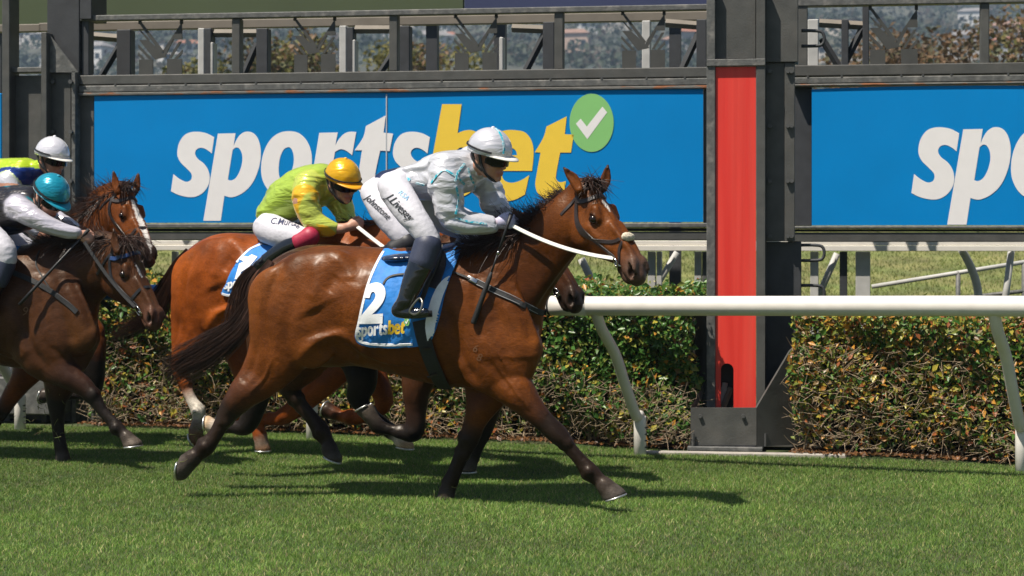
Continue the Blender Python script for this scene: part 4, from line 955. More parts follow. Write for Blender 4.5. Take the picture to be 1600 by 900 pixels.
def make_horse(name, label, fr, spec, h, hair_col, root_px):
    pal = spec['pal']; T = spec['T']; prims = []
    C, K, W, D = pal['C'], pal['K'], pal['W'], pal['D']
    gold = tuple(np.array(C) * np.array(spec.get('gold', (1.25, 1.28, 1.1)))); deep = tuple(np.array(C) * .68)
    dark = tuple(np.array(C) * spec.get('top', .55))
    # trunk: discs of the side view with a lateral half-width in metres
    def disc(rows, k, cc=None, w0=0.0, n=4):
        R = []
        for x, y, r, b, *ww in rows:
            X, Y, kk = T(x, y); w = math.copysign(ww[0], w0) if ww else w0; p = fr.pt(X, Y, w); R.append((*p, r * kk / fr.sc(X, w), b))
        return Tube(R, k, cc or [C] * len(R), n)
    prims.append(disc([(462, 474, 69, .17), (502, 480, 92, .265), (560, 480, 92, .275), (620, 487, 96, .29), (690, 493, 108, .285), (738, 494, 113, .235)], .05))
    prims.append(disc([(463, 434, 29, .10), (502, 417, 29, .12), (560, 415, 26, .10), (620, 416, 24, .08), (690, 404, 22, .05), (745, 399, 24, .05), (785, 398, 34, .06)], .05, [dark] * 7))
    for s in (-1, 1):
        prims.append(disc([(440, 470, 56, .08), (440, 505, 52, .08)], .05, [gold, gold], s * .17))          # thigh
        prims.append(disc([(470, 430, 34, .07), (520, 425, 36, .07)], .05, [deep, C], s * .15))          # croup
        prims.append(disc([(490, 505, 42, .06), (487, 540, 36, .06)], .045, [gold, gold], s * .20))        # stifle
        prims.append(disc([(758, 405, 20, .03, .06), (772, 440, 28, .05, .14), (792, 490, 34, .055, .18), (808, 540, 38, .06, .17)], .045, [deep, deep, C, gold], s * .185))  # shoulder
        prims.append(disc([(735, 470, 38, .045, .19), (752, 540, 44, .055, .205), (758, 575, 38, .05, .19)], .022, None, s * .205))       # triceps
        prims.append(disc([(815, 545, 34, .07), (800, 580, 32, .06)], .05, None, s * .09))          # breast
    prims += spec['neck'](fr, pal)
    for rows, cols in spec['legs']:
        prims += leg_prims(fr, rows, cols, pal)
    for a, b, r0, r1, nx, nz, w, c in spec['hooves']:
        pa, pb = fr.pt(*a, w), fr.pt(*b, w); s = fr.sc(a[0], w)
        prims.append(Hoof(pa, pb, r0 / s, r1 / s, (nx, 0, nz), pal[c])); prims.append(Tube([(*(pa - (pb - pa) * .12), r0 / s * .98, r0 / s * .95), (*(pa + (pb - pa) * .04), r0 / s * 1.06, r0 / s * 1.02)], .004, [K if c in 'HK' else W] * 2))
    hx, hy, hw, psi, phi, rho, hs = spec['head']
    M = head_frame(fr.pt(hx, hy, hw), psi, phi, rho)
    R0, o0 = M
    hp = head_prims(M, C, D, K)
    if hs != 1:
        for q in hp:
            if isinstance(q, Tube): q.r = q.r * hs
            else: q.p = q.p * hs; q.r = q.r * hs
            q.lo = (q.lo - o0) * hs + o0; q.hi = (q.hi - o0) * hs + o0
    prims += hp
    toL = lambda p: np.asarray(p) * hs @ R0.T + o0
    for (bx, by), (mx, my), (tx, ty), w in spec['ears']:
        # ear: leaf-shaped cup, hollow on the outer face
        b0, m0, t0 = fr.pt(bx, by, w), fr.pt(mx, my, w), fr.pt(tx, ty, w)
        prims.append(Tube([(*b0, .026 * hs, .024), (*m0, .031 * hs, .021), (*(m0 * .45 + t0 * .55), .020 * hs, .014), (*t0, .005, .004)], .015, [C, C, tuple(np.array(C) * .6), K], 4))
        prims.append(Tube([(*(b0 * .6 + m0 * .4 + np.array([.012, -.022, 0])), .010, .010), (*(m0 + np.array([.010, -.020, 0])), .017, .012), (*(m0 * .4 + t0 * .6 + np.array([.004, -.010, 0])), .008, .006)], .006, op='-'))
    for rows, k in spec.get('veins', []):
        prims.append(Tube([(*fr.pt(x, y, w), r, r) for x, y, w, r in rows], k, [C] * len(rows)))
    V, Q, colr = solidify(prims, h)
    Nv = vnormals(V, Q); V += Nv * (wobble(V, .0012, 26, 77, 7) + wobble(V, .0006, 70, 78, 7))[:, None]; side = np.clip((np.abs(Nv[:, 1]) - .15) / .5, 0, 1)
    for path, sg, dep in RELIEF + spec.get('relief', []):
        pp = [];
        for x, y in crom(path, 4):
            X, Y, kk = T(x, y); q_ = fr.pt(X, Y, -.2); pp.append((q_[0], q_[2]))
        pp = np.array(pp); s_ = sg / 275.0; d2 = np.full(len(V), 9.0); uv_ = V[:, [0, 2]]
        near = (uv_ > pp.min(0) - 4 * s_).all(1) & (uv_ < pp.max(0) + 4 * s_).all(1) & (np.abs(V[:, 1]) > .03)
        ix = np.nonzero(near)[0]
        if len(ix) == 0: continue
        A = pp[:-1]; Dv = pp[1:] - A; L2 = (Dv ** 2).sum(1) + 1e-12; best = np.full(len(ix), 9.0); tb = np.zeros(len(ix))
        for i in range(len(A)):
            t = np.clip(((uv_[ix] - A[i]) @ Dv[i]) / L2[i], 0, 1); d = ((uv_[ix] - A[i] - t[:, None] * Dv[i]) ** 2).sum(1); m = d < best; best[m] = d[m]; tb[m] = (i + t[m]) / len(A)
        fade = np.clip(np.minimum(tb, 1 - tb) * 5 + .25, 0, 1)
        V[ix] += Nv[ix] * (1.45 * dep * fade * np.exp(-best / (2 * s_ * s_)) * side[ix])[:, None]
    # markings on the face
    hv = (V - o0) @ R0 / hs
    n = wobble(V, 1.0, 90, 3)
    for x0, x1, wd, y0 in spec.get('white', []):
        t = np.clip((hv[:, 0] - x0) / (x1 - x0), 0, 1); inr = (hv[:, 0] > x0 - .004 * n) & (hv[:, 0] < x1 + .004 * n)
        halfw = wd * np.sin(np.pi * (.12 + .8 * t)) + .004 * n
        m = np.clip((halfw - np.abs(hv[:, 1] - y0)) / .003, 0, 1) * inr * (hv[:, 2] > -.085) * (hv[:, 2] < .05)
        colr = colr * (1 - m[:, None]) + np.array(W) * m[:, None]
    # grey skin round the eye; shade inside the nostril hollow painted near-black
    for s in (-1, 1):
        e = np.linalg.norm((hv - np.array([.212, s * .10, -.068])) / np.array([.045, .05, .036]), axis=1); m = np.clip(1.15 - e, 0, 1)[:, None] * .75
        colr = colr * (1 - m) + np.array(K) * 1.3 * m
        e = np.linalg.norm((hv - np.array([.588, s * .046, -.068])) / np.array([.036, .024, .029]), axis=1); m = np.clip(1.1 - e, 0, 1)[:, None]
        m = np.clip(m * 2.5, 0, 1); colr = colr * (1 - m) + np.array(K) * .5 * m
    WV = fr.W(V)
    root = thing(name, P(*root_px) * np.array([1, 1, 0]), label, 'horse')
    mesh('body', WV, Q, coat_mat(name + '_coat', spec.get('rough', .42)), root, True, colr)
    bv = bvh_of(WV, Q)
    H = dict(fr=fr, root=root, bvh=bv, toL=toL, R0=R0, o0=o0, hs=hs, V=V, T=T, spec=spec)
    # eyes
    for s in (-1, 1):
        bm = bmesh.new(); bmesh.ops.create_uvsphere(bm, u_segments=14, v_segments=10, radius=.029 * hs)
        ev = fr.W(np.array([v.co[:] for v in bm.verts]) * np.array([1, 1, .9]) + toL((.212, s * .0785, -.068))); bm.verts.index_update()
        ef = [tuple(v.index for v in f.verts) for f in bm.faces]; bm.free(); mesh('eye', ev, ef, M_EYE, root, True)
    # shoes
    for a, b, r0, r1, nx, nz, w, c in spec['hooves']:
        pb, pa = fr.pt(*b, w), fr.pt(*a, w); s = fr.sc(a[0], w); nn = np.array([nx, 0, nz], float); nn /= np.linalg.norm(nn)
        ax = pb - pa; tt = np.cross(nn, [0, 1, 0]);  tt = tt if np.dot(tt, ax) * 1 > 0 or abs(nz) > abs(nx) and tt[0] > 0 else -tt
        rr = r1 / s * .96; pts = []
        for g in np.linspace(-2.35, 2.35, 15): pts.append(pb + nn * .003 + rr * (tt * math.cos(g) + np.array([0, 1, 0]) * math.sin(g)))
        mesh('horseshoe', *tube_mesh(fr.W(np.array(pts)), .0065, 5), M_ALLOY, root, True)
    # bridle, laid round the head by (distance along the head, angle from the forehead)
    hb = BVHTree.FromPolygons([Vector(v) for v in hv], [tuple(int(i) for i in q) for q in Q])
    def zc(x): return float(np.interp(x, [r[0] for r in HEAD], [r[1] for r in HEAD]))
    def wrap(path, n=5):
        pts, nr = [], []
        for x, a in crom(path, n):
            g = math.radians(a); d = np.array([0, -math.sin(g), math.cos(g)]); c = np.array([x, 0, zc(x)])
            hit = hb.ray_cast(Vector(c + d * .24), Vector(-d))
            if hit[0] is None: continue
            nrm = np.array(hit[1]); nrm = nrm if nrm @ d > 0 else -nrm
            pts.append(fr.W(toL(np.array(hit[0])))); nr.append(fr.R @ (R0 @ nrm))
        return np.array(pts), np.array(nr)
    H['wrap'] = wrap
    br = thing('bridle', base_of(root), spec['bridle_label'], 'bridle')
    H['bridle'] = br; lm = spec.get('tack', M_LEATHER)
    def strap(nm, path, wd, m=lm, th=.004, n=5):
        p, q = wrap(path, n)
        if len(p) > 2: return mesh(nm, *ribbon(p, q, wd, th), m, br)
    strap('headpiece', [(.035, 62), (.028, 30), (.025, 0), (.028, -30), (.035, -62)], .032)
    strap('browband', [(.055, 72), (.085, 48), (.10, 22), (.104, 0), (.10, -22), (.085, -48), (.055, -72)], .028, spec.get('brow', lm), .006)
    for s in (-1, 1):
        strap('cheekpiece', [(.035, 62 * s), (.07, 80 * s), (.16, 92 * s), (.28, 100 * s), (.40, 110 * s), (.47, 120 * s)], .023)
        strap('throat_lash', [(.035, 62 * s), (.04, 90 * s), (.06, 118 * s), (.10, 150 * s)], .017)
    if spec.get('grackle'):
        for s in (-1, 1):
            strap('noseband', [(.07, 80 * s), (.18, 100 * s), (.27, 106 * s), (.33, 88 * s), (.38, 55 * s), (.405, 15 * s)], .022)
            strap('lower_noseband', [(.405, 10 * s), (.44, 55 * s), (.48, 95 * s), (.505, 140 * s), (.51, 180 * s)], .019)
        p, q = wrap([(.40, 0)] * 3 + [(.401, 0)], 1)
        bm = bmesh.new(); bmesh.ops.create_icosphere(bm, subdivisions=3, radius=1)
        for v in bm.verts: v.co *= 1 + .12 * math.sin(v.co.x * 17 + v.co.y * 13) * math.sin(v.co.z * 15)
        fv = fr.W(toL(np.array([v.co[:] for v in bm.verts]) * np.array([.026, .048, .022]) + np.array([.405, 0, .002]))); bm.verts.index_update()
        ff = [tuple(v.index for v in f.verts) for f in bm.faces]; bm.free(); mesh('fleece_pad', fv, ff, M_FLEECE, br, True)
    else:
        for s in (-1, 1): strap('noseband', [(.37, 0), (.375, 45 * s), (.385, 90 * s), (.39, 130 * s), (.395, 180 * s)], .024)
    H['bit'] = {}
    for s in (-1, 1):
        p, q = wrap([(.478, 122 * s), (.48, 122 * s), (.482, 122 * s)], 1); c = p[0] + q[0] * .012
        rr = spec.get('ring', .028); e1 = fr.R @ R0[:, 0]; e2 = np.cross(q[0], e1); e2 /= np.linalg.norm(e2); e1 = np.cross(e2, q[0])
        ring = [c + rr * (e1 * math.cos(g) + e2 * math.sin(g)) for g in np.linspace(0, 2 * math.pi, 22)]
        mesh('bit_ring', *tube_mesh(ring, .0042, 6), M_STEEL, br, True)
        mesh('bit_mouthpiece', *tube_mesh([c, c + e1 * .02 - q[0] * .004, c + e1 * .045 - q[0] * .03], .006, 6), M_STEEL, br, True)
        H['bit'][s] = c - e1 * rr
    # mane, forelock and tail
    hm = hair_mat(name + '_hair', hair_col); g = np.random.default_rng(spec.get('seed', 1))
    def locks(nm, roots, n, flow, length, spread, r0, seg=8, curl=.02, w=0.0, wspread=.03, droop=0.0):
        cs = []; rp = crom(roots, 8)
        for i in range(n):
            t = g.uniform(0, 1) ** 1.0 * (len(rp) - 1); j = int(min(t, len(rp) - 2)); fpx = rp[j] + (rp[j + 1] - rp[j]) * (t - j)
            b0 = fr.pt(fpx[0], fpx[1], w + g.normal() * wspread * .5); s = fr.sc(fpx[0])
            fl = np.array(flow(t / (len(rp) - 1)), float); L_ = length(t / (len(rp) - 1)) * g.uniform(.5, 1.15) / s
            d = np.array([fl[0], g.normal() * .25 + fl[2] if len(fl) > 2 else g.normal() * .25, fl[1]]) + g.normal(size=3) * spread; d /= np.linalg.norm(d)
            bend = g.normal(size=3) * curl; pts = [b0 - d * .02]
            for q in range(1, seg + 1):
                tt = q / seg; pts.append(b0 + d * L_ * tt + bend * tt * tt * L_ * 3 + np.array([0, 0, -droop * tt * tt * L_]))
            cs.append(fr.W(np.array(pts)))
        v, f = strands(cs, r0)
        return mesh(nm, v, f, hm, root, True)
    for a in spec['mane']: locks('mane', **a)
    for a in spec.get('forelock', []): locks('forelock', **a)
    if 'tail' in spec:
        ctr, wid, n = spec['tail']; cp = crom(ctr, 6); wd = np.interp(np.linspace(0, 1, len(cp)), np.linspace(0, 1, len(wid)), wid); cs = []
        for i in range(n):
            off = g.normal(size=2) * .5; off = np.clip(off, -1.1, 1.1); st = 0; en = int(len(cp) * g.uniform(.62, 1.0)); pts = []
            ph, am = g.uniform(0, 6.28), g.uniform(.0, .22)
            for j in range(st, max(en, 6)):
                j = min(j, len(cp) - 1); X, Y = cp[j]; s = fr.sc(X); u = j / len(cp)
                tg = cp[min(j + 1, len(cp) - 1)] - cp[max(j - 1, 0)]; tg = tg / (np.linalg.norm(tg) + 1e-6); nn = np.array([-tg[1], tg[0]])
                o = off[0] * wd[j] + am * wd[j] * math.sin(u * 7 + ph) * u * 2
                pts.append(fr.pt(X + nn[0] * o, Y + nn[1] * o, spec.get('tail_w', 0) + off[1] * wd[j] / s * .55))
            cs.append(fr.W(np.array(pts)))
        v, f = strands(cs, .0036, .0008); mesh('tail', v, f, hm, root, True)
    return H

RELIEF = [([(700, 470), (713, 520), (728, 565), (752, 600)], 6, -.012), ([(690, 500), (700, 550), (720, 590)], 14, .006),
          ([(782, 425), (806, 462), (826, 505), (832, 540)], 6, -.009), ([(770, 470), (790, 520), (800, 560)], 7, -.006),
          ([(750, 430), (745, 480), (760, 530)], 5, -.005), ([(760, 560), (790, 590), (805, 615)], 5, -.006),
          ([(495, 480), (507, 505), (512, 525)], 20, -.016), ([(470, 560), (498, 534), (530, 522), (560, 540), (580, 556)], 6, .012), ([(500, 555), (535, 545), (560, 560)], 8, -.010),
          ([(490, 405), (500, 440), (492, 470)], 9, .009), ([(520, 400), (545, 418), (548, 440)], 7, .007), ([(530, 430), (515, 455)], 8, -.008),
          ([(448, 402), (428, 450), (420, 500), (428, 545)], 6, -.008), ([(470, 450), (458, 500), (450, 545)], 8, -.005),
          ([(405, 540), (395, 575), (380, 600)], 5, -.006), ([(560, 440), (570, 500)], 8, .004), ([(590, 440), (602, 520)], 6, .003),
          ([(560, 545), (600, 566), (650, 572), (700, 592)], 1.8, .0035), ([(430, 560), (415, 590), (395, 612)], 1.8, .004), ([(770, 540), (782, 575), (806, 606), (830, 640)], 1.7, .004), ([(800, 548), (815, 580), (838, 625)], 1.6, .003), ([(612, 566), (640, 562), (662, 570)], 2.5, .004), ([(615, 576), (642, 573), (665, 580)], 2.5, -.004), ([(618, 586), (645, 584)], 2.5, .003)]
def strap_px(H, nm, pix, wd, m, parent, th=.005, off=.003, n=6, mirror=False):
    """strap lying on the near side of a horse under a pixel path; mirrored to the far side if asked"""
    p, q = cast_path(H['bvh'], pix, n)
    o = mesh(nm, *ribbon(p, q, wd, th, off), m, parent)
    if mirror:
        fr = H['fr']; L = (p - fr.o) @ fr.R; L[:, 1] *= -1; Nn = q @ fr.R; Nn[:, 1] *= -1
        mesh(nm, *ribbon(fr.W(L), Nn @ fr.R.T, wd, th, off), m, parent)
    return o
def sheet_px(H, nm, poly, m, parent, off=.012, maxlen=7, mirror=True, thick=.004, fold=0.0):
    """cloth panel lying on the near side inside a pixel outline, and the same on the far side"""
    P2, tri = fill2d([outline(poly, 5)]); P2, tri = refine2d(P2, tri, maxlen); fr = H['fr']; V = []; idx = {}
    for i, (x, y) in enumerate(P2):
        p, q = cast(H['bvh'], x, y)
        if p is None: continue
        if q @ (CAM - p) < 0: q = -q
        f = fold * (math.sin(x * .16 + y * .05 + math.sin(y * .06) * 2) * .6 + math.sin(x * .31 - y * .11) * .4)
        idx[i] = len(V); V.append(p + q * (off + f))
    F = [tuple(idx[i] for i in t) for t in tri if all(i in idx for i in t)]
    V = np.array(V)
    nb = [[] for _ in V]
    for t in F:
        for i in range(3): nb[t[i]].append(t[i - 1])
    for _ in range(3): V = np.array([V[i] * .5 + V[nb[i]].mean(0) * .5 if nb[i] else V[i] for i in range(len(V))])
    b = bvh_of(V, F); VV, FF = V, list(F)
    if mirror:
        L = (V - fr.o) @ fr.R; L[:, 1] *= -1; VV = np.vstack([V, fr.W(L)]); FF = FF + [tuple(i + len(V) for i in t[::-1]) for t in F]
    o = mesh(nm, VV, FF, m, parent, True)
    sm = o.modifiers.new("thickness", 'SOLIDIFY'); sm.thickness = thick; sm.offset = -1
    return o, b

# --- the bay in front
LT = lambda x, y: (x, y, 1.0)
BAY = dict(C=(.120, .034, .0060), K=(.019, .011, .0078), W=(.62, .58, .53), D=(.085, .048, .034), H=(.060, .050, .042), G=(.07, .024, .010), P=(.42, .28, .17))
def neck_main(fr, pal):
    C = pal['C']; dk = tuple(np.array(C) * .5); deep = tuple(np.array(C) * .5)
    s = lambda x, y, r, b, w: (*fr.pt(x, y, w), r / fr.sc(x, w), b)
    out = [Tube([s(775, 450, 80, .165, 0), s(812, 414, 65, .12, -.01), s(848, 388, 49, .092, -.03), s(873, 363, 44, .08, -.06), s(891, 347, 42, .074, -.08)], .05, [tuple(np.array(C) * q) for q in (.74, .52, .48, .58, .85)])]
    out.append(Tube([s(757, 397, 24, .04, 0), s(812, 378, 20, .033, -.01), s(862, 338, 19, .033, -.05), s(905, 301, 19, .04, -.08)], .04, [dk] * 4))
    for w in (-.1, .08): out.append(Tube([s(806, 474, 28, .05, w), s(848, 428, 20, .035, w * .5 - .03), s(880, 392, 16, .03, w * .3 - .06)], .03, [deep] * 3))
    return out
fr1 = Frame(*P(700, 785, 11.0)[:2], 14)
N1, F1 = -.17, .15
spec1 = dict(pal=BAY, T=LT, neck=neck_main, head=(924, 284, -.10, 30, 49, 4, 1.0), grackle=True, seed=3, tail_w=0,
    bridle_label="dark brown leather bridle with pale fleece noseband pad on the leading horse's head",
    legs=[([(455, 500, 66, N1), (436, 548, 50, N1), (408, 588, 35, N1), (384, 612, 26, N1), (363, 636, 19, N1), (350, 658, 13.5, N1), (336, 681, 11.5, N1), (322, 698, 14.5, N1), (309, 710, 12, N1), (300, 717, 12, N1)], "CCCGKKKKKK"),
          ([(490, 520, 55, F1), (474, 562, 36, F1), (458, 588, 24, F1), (452, 604, 18, F1), (466, 627, 12.5, F1), (487, 652, 11, F1), (503, 674, 14, F1), (511, 689, 11, F1), (515, 700, 12, F1)], "CCGKKKKKK"),
          ([(785, 555, 60, N1), (786, 585, 40, N1), (808, 611, 29, N1), (829, 636, 21, N1), (851, 659, 16.5, N1), (873, 680, 16, N1), (888, 696, 11, N1), (906, 717, 10.5, N1), (922, 736, 14, N1), (936, 749, 11.5, N1), (946, 760, 13, N1)], "CCCGKKKKKKK"),
          ([(772, 570, 52, F1), (760, 612, 34, F1), (749, 642, 22, F1), (741, 662, 17.5, F1), (733, 686, 16, F1), (722, 712, 12, F1), (711, 738, 11.5, F1), (703, 756, 13.5, F1), (698, 769, 12, F1)], "CCCGKKKKK")],
    hooves=[((302, 715), (281, 733), 13.5, 18, -.9, .12, N1, 'H'), ((515, 701), (519, 717), 12.5, 16, -.35, -.8, F1, 'H'),
            ((946, 760), (961, 777), 14, 19, .32, -.9, N1, 'H'), ((698, 769), (696, 784), 12.5, 16, 0, -1, F1, 'H')],
    ears=[((905, 297), (897, 281), (880, 261), -.19), ((941, 294), (946, 281), (950, 257), -.02)],
    veins=[([(775, 548, -.275, .004), (800, 590, -.235, .004), (828, 640, -.215, .004), (846, 655, -.205, .003)], .008)],
    white=[(.13, .22, .012, -.004)],
    mane=[dict(roots=[(745, 386), (790, 373), (840, 347), (892, 303)], n=1700, flow=lambda t: (-.80, .05 + .1 * t, -.08), length=lambda t: 38 - 8 * t, spread=.24, r0=.0040, curl=.08, w=-.02, wspread=.05),
          dict(roots=[(735, 383), (770, 378), (830, 355)], n=900, flow=lambda t: (-.9, -.12 - .1 * t, -.35), length=lambda t: 48, spread=.2, r0=.0042, curl=.08, w=-.05, wspread=.06, droop=.5),
          dict(roots=[(795, 370), (815, 360), (850, 340)], n=420, flow=lambda t: (-.62, .58), length=lambda t: 36, spread=.16, r0=.0030, curl=.12, w=-.03, wspread=.04)],
    forelock=[dict(roots=[(912, 281), (940, 283)], n=150, flow=lambda t: (.2, .05, -.2), length=lambda t: 26, spread=.4, r0=.003, curl=.15, w=-.13, wspread=.05, droop=.6)],
    tail=([(424, 408), (408, 434), (394, 472), (370, 514), (330, 546), (286, 572), (252, 594)], [5, 8, 11, 16, 22, 25, 24], 1000))
H1 = make_horse('race_horse', "bright bay horse leading the field, wearing blue number 2 saddlecloth", fr1, spec1, .0084, (.036, .015, .008), (640, 785, 11.0))
# ------------------------------------------------------------------ riders
M_SKIN = mat("skin", (.5, .28, .2), rough=.5, attr="tint", var=.1, vscale=30, bump=.1, bscale=120, subs=.15)
def satin(name, rough=.34, metal=.45, bump=.55):
    """glossy silk: tinted by the garment's own colours, creased"""
    m, nt, b = principled(name); N, L = nt.nodes.new, nt.links.new
    a = N("ShaderNodeAttribute"); a.attribute_name = "tint"; L(a.outputs["Color"], b.inputs["Base Color"])
    b.inputs["Roughness"].default_value = rough; b.inputs["Specular IOR Level"].default_value = .7; b.inputs["Metallic"].default_value = metal; b.inputs["Sheen Weight"].default_value = .25; b.inputs["Sheen Roughness"].default_value = .3
    tc = N("ShaderNodeTexCoord"); w = N("ShaderNodeTexNoise"); w.inputs["Scale"].default_value = 9; w.inputs["Detail"].default_value = 2.5; w.inputs["Distortion"].default_value = 1.6
    mp = N("ShaderNodeMapping"); mp.inputs["Rotation"].default_value = (.3, .7, .2); mp.inputs["Scale"].default_value = (.45, 1.1, 1.5); L(tc.outputs["Object"], mp.inputs[0]); L(mp.outputs[0], w.inputs["Vector"])
    bp = N("ShaderNodeBump"); bp.inputs["Strength"].default_value = bump; bp.inputs["Distance"].default_value = .045; L(w.outputs[0], bp.inputs["Height"]); L(bp.outputs[0], b.inputs["Normal"])
    return m
M_SATIN = satin("racing_silk", .28, .22, .32); M_CAPSILK = satin("cap_silk", .27, .35, .22)
M_BREECH = mat("white_breeches", (.76, .75, .80), rough=.6, attr="tint", var=.03, vscale=30, bump=.35, bscale=34)
M_BOOT = mat("patent_boot", (.006, .007, .010), rough=.10, spec=.6, coat=.6, coat_r=.05, bump=.2, bscale=40, var=.2)
M_CUFF = mat("boot_cuff", (.035, .042, .075), rough=.5, var=.15, vscale=50, bump=.1, bscale=200)
M_LENS = mat("goggle_lens", (.005, .004, .005), rough=.10, spec=.35)
M_FOAM = mat("goggle_frame", (.012, .012, .013), rough=.5, var=.2, vscale=60)
M_WHIP = mat("whip", (.016, .016, .018), rough=.4, var=.3, vscale=80, bump=.2, bscale=300)
def fist(M, skin, s=1.0):
    """closed hand on a rein: palm, four bent fingers, thumb along the top; x towards the knuckles, y away from the camera"""
    q = [Tube([(-.045 * s, 0, 0, .026 * s, .021 * s), (0, -.004 * s, 0, .036 * s, .020 * s), (.030 * s, -.006 * s, 0, .037 * s, .017 * s)], .012, [skin] * 3, M=M)]
    for i, (ln, zz) in enumerate(((.95, .030), (1.05, .010), (1.0, -.010), (.82, -.029))):
        z = zz * s; l = ln * s
        q.append(Tube([(.028 * s, -.008 * s, z, .0105 * s, .0105 * s), (.052 * l, -.006 * s, z * .98, .0105 * s, .0105 * s), (.066 * l, .014 * s, z * .95, .0095 * s, .0095 * s),
                       (.054 * l, .032 * s, z * .92, .0088 * s, .0088 * s), (.030 * l, .034 * s, z * .9, .008 * s, .008 * s)], .0035, [skin] * 5, 3, M=M))
    q.append(Tube([(-.015 * s, .004 * s, .030 * s, .014 * s, .013 * s), (.022 * s, .014 * s, .046 * s, .012 * s, .011 * s), (.052 * s, .020 * s, .043 * s, .010 * s, .009 * s)], .006, [skin] * 3, 3, M=M))
    return q
def face_prims(M, sk):
    lip = tuple(np.array(sk) * np.array([.85, .5, .5])); hair = (.03, .02, .015); q = []
    q.append(Ell((-.005, 0, .035), (.098, .076, .105), .02, sk, M=M))
    q.append(Tube([(.045, 0, -.03, .052, .062), (.055, 0, -.075, .046, .048), (.066, 0, -.105, .028, .03)], .02, [sk] * 3, M=M))
    q.append(Tube([(.092, 0, .012, .012, .011), (.108, 0, -.018, .011, .011), (.118, 0, -.042, .013, .016)], .012, [sk] * 3, M=M))
    q.append(Tube([(.100, -.017, -.078, .0065, .014), (.1005, .017, -.078, .0065, .014)], .006, [lip, lip], M=M))
    q.append(Tube([(.097, -.014, -.089, .0065, .014), (.0975, .014, -.089, .0065, .014)], .006, [lip, lip], M=M))
    q.append(Ell((.088, 0, -.112), (.020, .022, .016), .012, sk, M=M))
    for s in (-1, 1):
        q.append(Ell((.062, s * .042, -.045), (.03, .022, .028), .015, sk, M=M))
        q.append(Ell((-.012, s * .078, -.028), (.017, .010, .030), .006, tuple(np.array(sk) * .9), M=M))
        q.append(Tube([(-.01, s * .05, -.05, .03, .022), (.04, s * .05, -.095, .02, .016)], .02, [sk, sk], M=M))
    return q
